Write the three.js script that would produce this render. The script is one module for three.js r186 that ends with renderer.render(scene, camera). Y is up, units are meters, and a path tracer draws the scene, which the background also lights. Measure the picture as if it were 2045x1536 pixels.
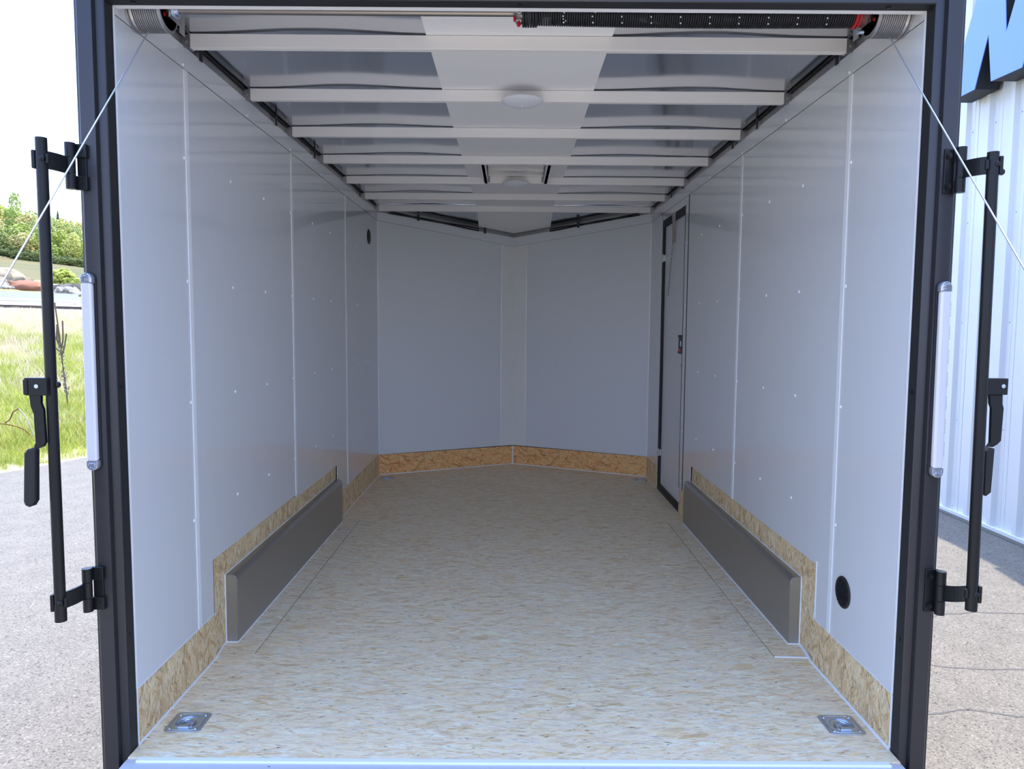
import * as THREE from 'three';
import { mergeGeometries, mergeVertices, toCreasedNormals } from 'three/addons/utils/BufferGeometryUtils.js';
import { RoundedBoxGeometry } from 'three/addons/geometries/RoundedBoxGeometry.js';
import { ImprovedNoise } from 'three/addons/math/ImprovedNoise.js';

// ---------------------------------------------------------------- camera, sky, sun, exposure
const scene = new THREE.Scene();
const camera = new THREE.PerspectiveCamera(2 * Math.atan(768 / 1469.1) * 180 / Math.PI, 2045 / 1536, 0.05, 3000);
camera.position.set(-0.0164, 1.2844, 2.154);
camera.rotation.order = 'YXZ';
camera.rotation.set(-0.0792, -0.0008, 0.0069);
const renderer = new THREE.WebGLRenderer({ antialias: true });
renderer.toneMapping = THREE.LinearToneMapping;
renderer.toneMappingExposure = 1.12;
renderer.shadowMap.enabled = true;
renderer.shadowMap.type = THREE.PCFSoftShadowMap;

const SUN = new THREE.Vector3(Math.sin(0.24) * Math.cos(1.18), Math.sin(1.18), -Math.cos(0.24) * Math.cos(1.18));   // high, ahead of the trailer and a little to the right
// clear sky: the CIE luminance pattern, deep blue overhead and away from the sun, whitish in the haze near the horizon and round the sun
function clearSky(w, h) {
  const d = new Float32Array(w * h * 4);
  for (let j = 0; j < h; j++) for (let i = 0; i < w; i++) {
    const up = ((j + 0.5) / h - 0.5) * Math.PI, az = ((i + 0.5) / w - 0.5) * 2 * Math.PI, y = Math.max(0.01, Math.sin(up));
    const cos = Math.cos(az) * Math.cos(up) * SUN.x + Math.sin(up) * SUN.y + Math.sin(az) * Math.cos(up) * SUN.z, chi = Math.acos(Math.max(-1, Math.min(1, cos)));
    const L = (1 - Math.exp(-0.55 / y)) * (1 + 10 * (Math.exp(-3 * chi) - Math.exp(-1.5 * Math.PI)) + 0.45 * cos * cos);
    const haze = Math.min(1, 0.85 * Math.exp(-Math.max(0, up) / SKY.haze) + 0.75 * Math.exp(-chi / 0.4)), o = (j * w + i) * 4;
    for (let c = 0; c < 3; c++) d[o + c] = SKY.k * L * (SKY.blue[c] + (SKY.white[c] - SKY.blue[c]) * haze);
    d[o + 3] = 1;
  }
  const t = new THREE.DataTexture(d, w, h, THREE.RGBAFormat, THREE.FloatType);
  t.mapping = THREE.EquirectangularReflectionMapping; t.magFilter = t.minFilter = THREE.LinearFilter; t.wrapS = THREE.RepeatWrapping; t.needsUpdate = true;
  return t;
}
const SKY = { k: 3.0, haze: 0.14, blue: [0.27, 0.46, 0.94], white: [0.98, 1.0, 1.04] };
scene.background = scene.environment = clearSky(512, 256);
const sun = new THREE.DirectionalLight(new THREE.Color(1, 0.9, 0.77), 7.2);
sun.name = 'sun';
sun.position.copy(SUN).multiplyScalar(60);
sun.castShadow = true;
sun.shadow.mapSize.set(4096, 4096);
Object.assign(sun.shadow.camera, { left: -30, right: 30, top: 30, bottom: -30, near: 1, far: 200 });
scene.add(sun, sun.target);

// ---------------------------------------------------------------- helpers
let seed = 7;
const rnd = () => { seed = (seed * 1664525 + 1013904223) >>> 0; return seed / 4294967296; };
const rr = (a, b) => a + (b - a) * rnd();
const perlin = new ImprovedNoise();
const V = (x, y, z) => new THREE.Vector3(x, y, z);
const used = {};
function numbered(name) { const n = (used[name] = (used[name] ?? -1) + 1); return n ? name + '_' + String(n).padStart(3, '0') : name; }
const flat = (g) => { const h = g.index ? g.toNonIndexed() : g; for (const k of Object.keys(h.attributes)) if (!['position', 'normal', 'uv'].includes(k)) h.deleteAttribute(k); if (!h.attributes.normal) h.computeVertexNormals(); if (!h.attributes.uv) boxUV(h); return h; };
function boxUV(g, k = 1, ox = 0, oy = 0) {              // uv in metres, from the face's main direction
  const p = g.attributes.position, n = g.attributes.normal, uv = new Float32Array(p.count * 2);
  for (let i = 0; i < p.count; i++) {
    const ax = Math.abs(n.getX(i)), ay = Math.abs(n.getY(i)), az = Math.abs(n.getZ(i));
    const [u, v] = ay >= ax && ay >= az ? [p.getX(i), p.getZ(i)] : ax >= az ? [p.getZ(i), p.getY(i)] : [p.getX(i), p.getY(i)];
    uv[2 * i] = u * k + ox; uv[2 * i + 1] = v * k + oy;
  }
  g.setAttribute('uv', new THREE.BufferAttribute(uv, 2));
  return g;
}
const join = (gs) => { const a = [].concat(gs).map(flat); return a.length === 1 ? a[0] : mergeGeometries(a); };
function obj(name, gs, m, parent = scene) {
  const o = new THREE.Mesh(join(gs), m);
  o.name = parent === scene ? numbered(name) : name;
  o.castShadow = o.receiveShadow = true;
  parent.add(o);
  return o;
}
const objs = (name, gs, m, parent) => gs.map((g) => obj(name, g, m, parent));
const stuff = (o) => { o.userData.kind = 'stuff'; return o; };
function tag(o, label, category, group) { o.userData.label = label; o.userData.category = category; if (group) o.userData.group = group; return o; }
function thing(name, label, category, at = [0, 0, 0], group) {
  const o = new THREE.Group(); o.name = numbered(name); o.position.set(...at); scene.add(o);
  return tag(o, label, category, group);
}
function setting(name, label) { const o = new THREE.Group(); o.name = name; scene.add(o); o.userData.kind = 'structure'; if (label) o.userData.label = label; return o; }
// a box between two corners; r rounds the edges; uv in metres
function box(x0, y0, z0, x1, y1, z1, r = 0) {
  const w = Math.abs(x1 - x0), h = Math.abs(y1 - y0), d = Math.abs(z1 - z0);
  const g = r ? new RoundedBoxGeometry(w, h, d, 2, Math.min(r, w / 2.01, h / 2.01, d / 2.01)) : new THREE.BoxGeometry(w, h, d);
  g.translate((x0 + x1) / 2, (y0 + y1) / 2, (z0 + z1) / 2);
  return boxUV(flat(g));
}
function cyl(r, a, b, seg = 16, r2 = r) {                // a cylinder from point a to point b
  const A = V(...a), B = V(...b), d = B.clone().sub(A), g = new THREE.CylinderGeometry(r2, r, d.length(), seg);
  g.applyQuaternion(new THREE.Quaternion().setFromUnitVectors(V(0, 1, 0), d.clone().normalize()));
  return g.translate((A.x + B.x) / 2, (A.y + B.y) / 2, (A.z + B.z) / 2);
}
function tube(pts, r, seg = 40, rad = 8, closed = false) { return new THREE.TubeGeometry(new THREE.CatmullRomCurve3(pts.map((p) => V(...p)), closed), seg, r, rad, closed); }
function plate(pts, z0, z1, bevel = 0) {                 // an outline in x, y between two depths
  const s = new THREE.Shape(pts.map(([x, y]) => new THREE.Vector2(x, y)));
  const d = Math.abs(z1 - z0);
  const g = new THREE.ExtrudeGeometry(s, { depth: d - 2 * bevel, bevelEnabled: bevel > 0, bevelThickness: bevel, bevelSize: bevel, bevelOffset: -bevel, bevelSegments: 2, curveSegments: 10 });
  return g.translate(0, 0, Math.min(z0, z1) + bevel);
}
// an outline in (a, b) swept along x: a runs along z, b along y
function alongX(pts, x0, x1) {
  const s = new THREE.Shape(pts.map(([z, y]) => new THREE.Vector2(-z, y)));
  const g = new THREE.ExtrudeGeometry(s, { depth: x1 - x0, bevelEnabled: false });
  g.rotateY(Math.PI / 2); g.translate(x0, 0, 0);
  return boxUV(flat(g));
}
// an outline in (x, z) raised along y
function upY(pts, y0, y1) {
  const s = new THREE.Shape(pts.map(([x, z]) => new THREE.Vector2(x, -z)));
  const g = new THREE.ExtrudeGeometry(s, { depth: y1 - y0, bevelEnabled: false });
  g.rotateX(-Math.PI / 2); g.translate(0, y0, 0);
  return boxUV(flat(g));
}
// an outline in (x, y) swept along z
function alongZ(pts, z0, z1) { return boxUV(flat(plate(pts, z0, z1))); }
function hull(corners, th, dir) {                        // a slab under four corners, pushed along dir
  const c = corners.map((p) => V(...p)), d = V(...dir).normalize().multiplyScalar(th), b = c.map((p) => p.clone().add(d));
  const pos = [];
  const quad = (p, q, r, s) => pos.push(...[p, q, r, p, r, s].flatMap((v) => [v.x, v.y, v.z]));
  quad(...c); quad(b[3], b[2], b[1], b[0]);
  for (let i = 0; i < 4; i++) { const j = (i + 1) % 4; quad(c[j], c[i], b[i], b[j]); }
  const g = new THREE.BufferGeometry(); g.setAttribute('position', new THREE.Float32BufferAttribute(pos, 3)); g.computeVertexNormals();
  return boxUV(g);
}

// ---------------------------------------------------------------- textures
function canvasTex(w, h, draw, size, srgb = true) {
  const c = document.createElement('canvas'); c.width = w; c.height = h; draw(c.getContext('2d'), w, h);
  const t = new THREE.CanvasTexture(c); if (srgb) t.colorSpace = THREE.SRGBColorSpace;
  t.wrapS = t.wrapT = THREE.RepeatWrapping; t.repeat.set(1 / size[0], 1 / size[1]); return t;
}
// oriented strand board: long flakes pressed mostly along one direction (0 = along u)
function strandBoard(base, tones, dir, spread, n, size, px, dark, pale) {
  return canvasTex(px[0], px[1], (c, w, h) => {
    const k = w / size[0];
    c.fillStyle = base; c.fillRect(0, 0, w, h);
    for (let i = 0; i < n; i++) {
      const big = rnd() < 0.16, L = (big ? rr(0.05, 0.12) : rr(0.02, 0.08)) * k, W = (big ? rr(0.01, 0.024) : rr(0.003, 0.012)) * k, x = rnd() * w, y = rnd() * h;
      const a = dir + (rnd() + rnd() + rnd() - 1.5) * spread * 1.4, late = i / n;
      const [r, g, b] = tones[(rnd() * tones.length) | 0], f = rr(0.93, 1.06);
      const outline = [[-L / 2, -W * rr(0, 0.5)], [-L * rr(0.2, 0.4), -W / 2], [L * rr(0.2, 0.4), -W * rr(0.3, 0.5)], [L / 2, W * rr(-0.3, 0.3)], [L * rr(0.1, 0.4), W / 2], [-L * rr(0.1, 0.4), W * rr(0.3, 0.5)]];
      for (const [ox, oy] of [[0, 0], [x < L ? w : x > w - L ? -w : 0, y < L ? h : y > h - L ? -h : 0]]) {
        c.save(); c.translate(x + ox, y + oy); c.rotate(a); c.globalAlpha = rr(0.4, 0.85);
        c.fillStyle = `rgb(${r * f},${g * f},${b * f})`;
        c.beginPath(); outline.forEach(([px2, py2], j) => (j ? c.lineTo(px2, py2) : c.moveTo(px2, py2))); c.fill();
        c.globalAlpha = rr(0.08, 0.3); c.strokeStyle = `rgb(${r * 0.7},${g * 0.62},${b * 0.5})`; c.lineWidth = Math.max(0.6, 0.0009 * k);
        const m = 1 + ((W / k) / 0.006 | 0);
        for (let j = 0; j < m; j++) { const yy = rr(-0.45, 0.45) * W, a0 = rr(-0.45, 0), a1 = rr(0.05, 0.45); c.beginPath(); c.moveTo(a0 * L, yy); c.lineTo(a1 * L, yy + rr(-1, 1)); c.stroke(); }
        c.restore();
        if (!(x < L || x > w - L || y < L || y > h - L)) break;
      }
      if (late > 0.25 && rnd() < dark) {                   // a splinter of bark, or a gap between flakes
        c.save(); c.translate(x, y); c.rotate(a + rr(-0.5, 0.5)); c.globalAlpha = rr(0.4, 0.9);
        c.fillStyle = `rgb(${rr(58, 120)},${rr(42, 84)},${rr(30, 58)})`;
        const l = rr(0.005, 0.034) * k, t = rr(0.001, 0.0052) * k;
        c.beginPath(); c.moveTo(-l / 2, 0); c.lineTo(0, -t / 2); c.lineTo(l / 2, t * 0.2); c.lineTo(0, t / 2); c.fill(); c.restore();
      }
      if (pale && rnd() < pale) {
        c.save(); c.translate(x, y); c.rotate(a); c.globalAlpha = rr(0.15, 0.5); c.fillStyle = 'rgb(238,232,226)';
        const l = rr(0.02, 0.08) * k, t = rr(0.003, 0.015) * k;
        c.beginPath(); c.ellipse(0, 0, l / 2, t / 2, 0, 0, 7); c.fill(); c.restore();
      }
    }
    const m = n * 4;                                         // fibres and splinters
    for (let i = 0; i < m; i++) {
      const l = rr(0.004, 0.04) * k, x = rnd() * w, y = rnd() * h, a = dir + (rnd() + rnd() + rnd() - 1.5) * spread * 1.1, q = rnd(), bend = rr(-0.12, 0.12) * l;
      const [r, g, b] = tones[(rnd() * tones.length) | 0], f = q < 0.36 ? rr(0.68, 0.88) : q < 0.9 ? rr(0.95, 1.12) : rr(0.3, 0.6);
      c.globalAlpha = q < 0.9 ? rr(0.15, 0.5) : rr(0.2, 0.75); c.lineWidth = rr(0.0005, q < 0.9 ? 0.0022 : 0.0014) * k;
      c.strokeStyle = `rgb(${Math.min(255, r * f)},${Math.min(255, g * f)},${Math.min(255, b * (f < 0.9 ? f * 0.92 : f * 1.03))})`;
      c.beginPath(); c.moveTo(x, y); c.quadraticCurveTo(x + Math.cos(a) * l / 2 - Math.sin(a) * bend, y + Math.sin(a) * l / 2 + Math.cos(a) * bend, x + Math.cos(a) * l, y + Math.sin(a) * l); c.stroke();
    }
    c.globalAlpha = 1;
  }, size);
}
function noiseTex(n, f, size) {                          // a grey map; f(x, y) in 0..1 over one tile
  const d = new Uint8Array(n * n * 4);
  for (let y = 0; y < n; y++) for (let x = 0; x < n; x++) { const v = Math.max(0, Math.min(255, f(x / n, y / n) * 255)), i = (y * n + x) * 4; d[i] = d[i + 1] = d[i + 2] = v; d[i + 3] = 255; }
  const t = new THREE.DataTexture(d, n, n); t.magFilter = THREE.LinearFilter; t.minFilter = THREE.LinearFilter; t.wrapS = t.wrapT = THREE.RepeatWrapping; t.repeat.set(1 / size[0], 1 / size[1]); t.needsUpdate = true;
  return t;
}
// noise that repeats: k lattice cells to the tile
function tileNoise(k, s) {
  const L = new Float32Array(k * k).map(() => rnd());
  const at = (x, y) => L[((y % k + k) % k) * k + (x % k + k) % k], q = (t) => t * t * (3 - 2 * t);
  return (u, v) => { const x = u * k, y = v * k * (s || 1), i = Math.floor(x), j = Math.floor(y), a = q(x - i), b = q(y - j); return (at(i, j) * (1 - a) + at(i + 1, j) * a) * (1 - b) + (at(i, j + 1) * (1 - a) + at(i + 1, j + 1) * a) * b; };
}

const floorTones = [[236, 202, 160], [252, 226, 184], [254, 236, 202], [244, 210, 158], [255, 242, 216], [234, 194, 138], [254, 228, 194], [252, 222, 188]];
const texFloor = strandBoard('rgb(248,226,190)', floorTones, 0, 0.34, 21000, [2.4, 2.4], [2048, 2048], 0.16, 0.16);
const kickTones = [[190, 148, 96], [202, 164, 116], [250, 234, 200], [240, 212, 166], [246, 226, 186], [230, 194, 142], [242, 216, 172], [216, 176, 122], [246, 222, 178]];
const texKick = strandBoard('rgb(236,206,158)', kickTones, 1.45, 0.75, 5200, [1.2, 0.6], [1536, 768], 0.2, 0.05);
const frontTones = [[250, 192, 126], [252, 210, 150], [232, 158, 96], [250, 198, 134], [206, 130, 74], [253, 220, 166]];
const texFront = strandBoard('rgb(248,188,120)', frontTones, 0, 1.0, 2600, [1.2, 0.6], [1024, 512], 0.35, 0);

const nA = tileNoise(6), nB = tileNoise(14), nC = tileNoise(40), nD = tileNoise(120);
const waveTex = noiseTex(256, (u, v) => 0.7 * nA(u, v) + 0.3 * nB(u, v), [2.4, 2.4]);
const stretch = tileNoise(4), stretch2 = tileNoise(220);
const brushTex = noiseTex(512, (u, v) => 0.35 + 0.3 * nC(u, v) * nA(u, v) + 0.25 * stretch2(0.03 * stretch(u, 0), v), [0.5, 0.5]);
const speckA = tileNoise(210), speckB = tileNoise(330), speckC = tileNoise(18);
const asphaltTex = canvasTex(1024, 1024, (c, w, h) => {
  const im = c.createImageData(w, h);
  for (let y = 0; y < h; y++) for (let x = 0; x < w; x++) {
    const u = x / w, v = y / h, s = speckA(u, v) * 0.55 + speckB(u, v) * 0.45, big = speckC(u, v) * 0.6 + nA(u, v) * 0.4;
    let t = 0.9 + 0.16 * (s - 0.5) * 2 + 0.1 * (big - 0.5);
    if (s < 0.24) t -= 0.26; if (s > 0.78) t += 0.14;
    const i = (y * w + x) * 4; im.data[i] = 123 * t; im.data[i + 1] = 117 * t; im.data[i + 2] = 107 * t; im.data[i + 3] = 255;
  }
  c.putImageData(im, 0, 0);
}, [1.6, 1.6]);
const asphaltBump = noiseTex(1024, (u, v) => speckA(u, v) * 0.6 + speckB(u, v) * 0.4, [1.6, 1.6]);

// ---------------------------------------------------------------- materials
const std = (o) => new THREE.MeshStandardMaterial(o), phy = (o) => new THREE.MeshPhysicalMaterial(o);
const rgb = (r, g, b) => new THREE.Color().setRGB(r, g, b);
const M = {
  wall: phy({ color: rgb(0.73, 0.735, 0.745), roughness: 0.42, clearcoat: 1, clearcoatRoughness: 0.05, bumpMap: waveTex, bumpScale: 0.0022 }),
  nose: phy({ color: rgb(0.73, 0.735, 0.745), roughness: 0.5, clearcoat: 0.4, clearcoatRoughness: 0.3 }),
  trimWhite: phy({ color: rgb(0.9, 0.9, 0.9), roughness: 0.35, clearcoat: 0.3, clearcoatRoughness: 0.2 }),
  noseTrim: std({ color: rgb(0.80, 0.79, 0.75), roughness: 0.45 }),
  screwWhite: std({ color: rgb(0.9, 0.9, 0.9), roughness: 0.25 }),
  stripWhite: std({ color: rgb(0.86, 0.84, 0.82), roughness: 0.5 }),
  roof: std({ color: rgb(0.56, 0.585, 0.63), roughness: 0.13, metalness: 1 }),
  mill: std({ color: rgb(0.93, 0.89, 0.84), roughness: 0.5, metalness: 0.3, roughnessMap: null, bumpMap: brushTex, bumpScale: 0.0002 }),
  well: std({ color: rgb(0.46, 0.45, 0.44), roughness: 0.42, metalness: 1, bumpMap: brushTex, bumpScale: 0.0003 }),
  sill: std({ color: rgb(0.6, 0.61, 0.66), roughness: 0.5, metalness: 0.2 }),
  osbFloor: std({ map: texFloor, roughness: 0.75 }),
  osbKick: std({ map: texKick, roughness: 0.8 }),
  osbFront: std({ map: texFront, roughness: 0.8 }),
  caulk: std({ color: rgb(0.86, 0.86, 0.86), roughness: 0.5 }),
  charcoalFace: phy({ color: rgb(0.062, 0.06, 0.065), roughness: 0.34, metalness: 0.7 }),
  seal: std({ color: rgb(0.012, 0.012, 0.014), roughness: 0.6 }),
  blackPaint: phy({ color: rgb(0.007, 0.007, 0.008), roughness: 0.4, clearcoat: 0.12, clearcoatRoughness: 0.2, specularIntensity: 0.6 }),
  vinyl: std({ color: rgb(0.008, 0.008, 0.008), roughness: 0.6 }),
  zinc: std({ color: rgb(0.56, 0.64, 0.76), roughness: 0.3, metalness: 1 }),
  steel: std({ color: rgb(0.3, 0.265, 0.24), roughness: 0.35, metalness: 1 }),
  castAlu: std({ color: rgb(0.5, 0.49, 0.49), roughness: 0.4, metalness: 1 }),
  springSteel: std({ color: rgb(0.025, 0.025, 0.027), roughness: 0.4, metalness: 0.4 }),
  red: std({ color: rgb(0.5, 0.01, 0.015), roughness: 0.4 }),
  rust: std({ color: rgb(0.16, 0.07, 0.06), roughness: 0.6, metalness: 0.4 }),
  cable: std({ color: rgb(0.62, 0.64, 0.68), roughness: 0.4, metalness: 0.7 }),
  lens: phy({ color: rgb(0.7, 0.68, 0.72), roughness: 0.25, clearcoat: 0.6, clearcoatRoughness: 0.1 }),
  lensClear: phy({ color: rgb(0.4, 0.42, 0.48), roughness: 0.12, metalness: 0.5, clearcoat: 1 }),
  domeLens: phy({ color: rgb(0.78, 0.78, 0.8), roughness: 0.35, clearcoat: 0.3 }),
  blackPlastic: std({ color: rgb(0.012, 0.012, 0.013), roughness: 0.5 }),
  paintDot: std({ color: rgb(0.8, 0.8, 0.8), roughness: 0.7 }),
  asphalt: std({ map: asphaltTex, roughness: 0.95, bumpMap: asphaltBump, bumpScale: 0.004 }),
  crack: std({ color: rgb(0.1, 0.095, 0.09), roughness: 0.95 }),
  siding: phy({ color: rgb(0.69, 0.695, 0.69), roughness: 0.45, clearcoat: 0.2 }),
  foundation: std({ color: rgb(0.36, 0.35, 0.32), roughness: 0.95 }),
  signBlue: std({ color: rgb(0.2, 0.34, 0.97), roughness: 0.45 }),
  signSide: std({ color: rgb(0.012, 0.013, 0.018), roughness: 0.6 }),
  concrete: std({ color: rgb(0.5, 0.49, 0.48), roughness: 0.95 }),
  railSteel: std({ color: rgb(0.1, 0.07, 0.06), roughness: 0.7 }),
  tie: std({ color: rgb(0.05, 0.038, 0.034), roughness: 0.95 }),
  ballast: std({ color: rgb(0.34, 0.28, 0.24), roughness: 1 }),
  shrub: std({ color: rgb(0.2, 0.24, 0.08), roughness: 0.95 }),
  weed: std({ color: rgb(0.16, 0.11, 0.075), roughness: 1 }),
  twig: std({ color: rgb(0.2, 0.085, 0.04), roughness: 1 }),
  bark: std({ color: rgb(0.13, 0.11, 0.09), roughness: 1 }),
  wire: std({ color: rgb(0.18, 0.18, 0.18), roughness: 0.8 }),
  ground: std({ color: rgb(1, 1, 1), vertexColors: true, roughness: 1 }),
};

// ---------------------------------------------------------------- the trailer's measures (metres; floor at y = 0, rear opening at z = 0)
const W = 1.15, KICK = 0.176, SEAM = 2.157, ZC = -4.094, ZA = -4.667, TOPA = 2.010, ROOF = 2.275, YG = -0.55, SKIN = 1.222;
const screwGeo = new THREE.SphereGeometry(0.0068, 10, 6).scale(0.55, 1, 1);
function screws(parent, x, list) {
  for (const [z, y] of list) { const s = obj('screw', screwGeo.clone(), M.screwWhite, parent); s.position.set(x, y, z); }
}
const cols = [-0.855, -1.25, -2.07, -2.48], rows = [1.855, 1.432, 1.008, 0.582];

// left wall: four panels, cut out above the wheel box
const wl = setting('wall_left', 'glossy white lining of the left trailer wall');
function wallPanel(parent, side, z0, z1, y0 = KICK, y1 = SEAM) { return obj('wall_panel', box(side * W, y0, z0, side * (W + 0.004), y1, z1), M.wall, parent); }
for (const [z0, z1, y0] of [[0, -0.46, KICK], [-0.46, -0.594, KICK], [-0.594, -1.68, 0.387], [-1.68, -2.6, 0.372], [-2.6, -2.9, KICK], [-2.9, ZC, KICK]]) {
  if (z0 === -0.46 || z0 === -2.6) continue;
  if (z0 === -0.594) obj('wall_panel', [box(-W, KICK, -0.46, -W - 0.004, SEAM, -0.594), box(-W, 0.387, -0.594, -W - 0.004, SEAM, -1.68)], M.wall, wl);
  else if (z0 === -1.68) obj('wall_panel', [box(-W, 0.37, -1.68, -W - 0.004, SEAM, -2.6), box(-W, KICK, -2.6, -W - 0.004, SEAM, -2.9)], M.wall, wl);
  else wallPanel(wl, -1, z0, z1);
}
const jointL = (side, z, y0, y1, w = 0.028) => box(side * (W - 0.003), y0, z - w / 2, side * W, y1, z + w / 2, 0.0014);
obj('panel_joint', jointL(-1, -0.46, KICK, SEAM), M.trimWhite, wl);
obj('panel_joint', jointL(-1, -1.68, 0.387, SEAM), M.trimWhite, wl);
obj('panel_joint', jointL(-1, -2.9, KICK, SEAM, 0.024), M.trimWhite, wl);
screws(wl, -W + 0.001, [...rows.flatMap((y) => cols.map((z) => [z, y])), ...rows.flatMap((y) => [[-0.436, y], [-1.655, y], [-2.882, y]]), [-3.26, 1.85], [-3.26, 1.43], [-3.26, 1.0], [-3.64, 1.43], [-3.64, 1.0]]);
obj('outer_skin', box(-1.20, -0.12, 0, -SKIN, 2.36, ZC), M.charcoalFace, wl);
for (const z of [-0.6, -1.2, -1.82, -2.43, -3.04, -3.65]) obj('wall_stud', box(-1.18, 0, z - 0.02, -1.199, ROOF, z + 0.02), M.mill, wl);
obj('jamb_edge_strip', box(-W + 0.002, 0.0, 0.0, -W - 0.02, 2.178, -0.008), M.trimWhite, wl);

// right wall: two full panels, the door trim, the panel beyond the door
const wr = setting('wall_right', 'glossy white lining of the right trailer wall');
obj('wall_panel', box(W, KICK, 0, W + 0.004, SEAM, -0.46), M.wall, wr);
obj('wall_panel', [box(W, KICK, -0.46, W + 0.004, SEAM, -0.585), box(W, 0.387, -0.585, W + 0.004, SEAM, -1.66)], M.wall, wr);
obj('wall_panel', [box(W, 0.387, -1.66, W + 0.004, SEAM, -2.57), box(W, KICK, -2.57, W + 0.004, SEAM, -2.771)], M.wall, wr);
objs('door_trim', [box(W - 0.001, KICK, -2.79, W + 0.012, SEAM, -2.868), box(W - 0.001, 2.105, -2.872, W + 0.012, SEAM, -3.636)], M.wall, wr);
obj('wall_panel', box(W, KICK, -3.646, W + 0.012, SEAM, ZC), M.wall, wr);
objs('joint_shade_strip', [box(W - 0.0008, KICK, -2.77, W + 0.011, SEAM, -2.79), box(W - 0.0008, KICK, -2.868, W + 0.02, 2.105, -2.886), box(W - 0.0008, 2.105, -3.63, W + 0.011, SEAM, -3.65)], M.seal, wr);  // black strips set flush, standing in for the shade in the open joints
obj('panel_joint', jointL(1, -0.46, KICK, SEAM), M.trimWhite, wr);
obj('panel_joint', jointL(1, -1.66, 0.387, SEAM), M.trimWhite, wr);
screws(wr, W - 0.001, [...rows.flatMap((y) => [-0.855, -1.24, -2.045, -2.44].map((z) => [z, y])), ...rows.flatMap((y) => [[-0.436, y], [-1.635, y]]), [-2.81, 1.85], [-2.81, 1.43], [-2.81, 1.0], [-2.81, 0.58], [-2.81, 0.24], [-3.7, 1.4], [-3.7, 0.98], [-3.7, 0.25]]);
obj('outer_skin', box(1.20, -0.12, 0, SKIN, 2.36, ZC), M.charcoalFace, wr);
for (const z of [-0.6, -1.2, -1.82, -2.43]) obj('wall_stud', box(1.18, 0, z - 0.02, 1.199, ROOF, z + 0.02), M.mill, wr);
obj('jamb_edge_strip', box(W - 0.002, 0.0, 0.0, W + 0.02, 2.178, -0.008), M.trimWhite, wr);

// the V-shaped front wall
const wf = setting('wall_front', 'V-shaped white front wall of the trailer');
const noseAt = (t, side, off = 0) => [side * W * (1 - t), 0, ZC + (ZA - ZC) * t + off];
for (const s of [-1, 1]) {
  const t1 = 1, [xa, , za] = noseAt(0, s), [xb, , zb] = noseAt(t1, s);
  obj('wall_panel', hull([[xa, KICK, za], [xb, KICK, zb], [xb, TOPA, zb], [xa, SEAM, za]], 0.012, [0, 0, -1]), M.nose, wf);
  obj('corner_bead', box(s * (W - 0.007), KICK, ZC - 0.004, s * (W + 0.002), SEAM, ZC + 0.004, 0.002), M.trimWhite, wf);
  obj('outer_skin', hull([[s * SKIN, -0.12, ZC - 0.02], [0, -0.12, ZA - 0.06], [0, 2.36, ZA - 0.06], [s * SKIN, 2.36, ZC - 0.02]], 0.01, [0, 0, -1]), M.charcoalFace, wf);
}
{ // bent cover over the corner of the V
  const a = [-0.114, ZA + 0.0605], m = [0, ZA + 0.004], b = [0.114, ZA + 0.0605], topE = 2.024;
  obj('corner_cover', [hull([[a[0], KICK, a[1]], [m[0], KICK, m[1]], [m[0], TOPA, m[1]], [a[0], topE, a[1]]], 0.004, [0, 0, -1]), hull([[m[0], KICK, m[1]], [b[0], KICK, b[1]], [b[0], topE, b[1]], [m[0], TOPA, m[1]]], 0.004, [0, 0, -1])], M.noseTrim, wf);
  for (const s of [-1, 1]) obj('cover_edge', box(s * 0.111, KICK, ZA + 0.058, s * 0.117, topE, ZA + 0.066), M.trimWhite, wf);
}
screws(wf, -0.55, [[-4.37, 0.48]]);
{ const p = obj('panel_plug', new THREE.SphereGeometry(0.006, 8, 6), M.zinc, wf); p.position.set(0.395, 0.92, ZC + (ZA - ZC) * (1 - 0.395 / W) + 0.003); }

// strand board round the foot of the walls
const bl = setting('baseboard_left', 'strand board kick plate along the left wall');
obj('kick_board', box(-W + 0.001, 0, 0, -W - 0.011, KICK, -0.596), M.osbKick, bl);
obj('wheel_backing_board', box(-1.164, 0, -0.585, -1.178, 0.40, -2.625), M.osbKick, bl);
obj('kick_board', box(-W + 0.001, 0, -2.6, -W - 0.011, KICK, ZC), M.osbKick, bl);
obj('backing_edge', box(-W, KICK, -0.59, -1.166, 0.387, -0.597), M.osbKick, bl);
obj('edge_caulk', [cyl(0.0022, [-W + 0.001, KICK, 0], [-W + 0.001, KICK, -0.594], 6)], M.caulk, bl);
const br = setting('baseboard_right', 'strand board kick plate along the right wall');
obj('kick_board', box(W - 0.001, 0, 0, W + 0.011, KICK, -0.585), M.osbKick, br);
obj('wheel_backing_board', box(1.164, 0, -0.575, 1.178, 0.40, -2.59), M.osbKick, br);
obj('kick_board', box(W - 0.001, 0, -2.57, W + 0.011, KICK, -2.872), M.osbKick, br);
obj('kick_board', box(W - 0.001, 0, -3.646, W + 0.011, KICK, ZC), M.osbKick, br);
obj('edge_caulk', [cyl(0.0022, [W - 0.001, KICK, 0], [W - 0.001, KICK, -0.583], 6)], M.caulk, br);
obj('edge_caulk', box(W - 0.002, 0.18, -0.578, W + 0.002, 0.4, -0.586, 0.001), M.caulk, br);
const bf = setting('baseboard_front', 'reddish brown strand board kick plate along the V-shaped front wall');
for (const s of [-1, 1]) obj('kick_board', hull([[s * W, 0, ZC + 0.004], [0, 0, ZA + 0.004], [0, 0.169, ZA + 0.004], [s * W, KICK - 0.002, ZC + 0.004]], 0.01, [0, 0, -1]), M.osbFront, bf);
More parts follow.
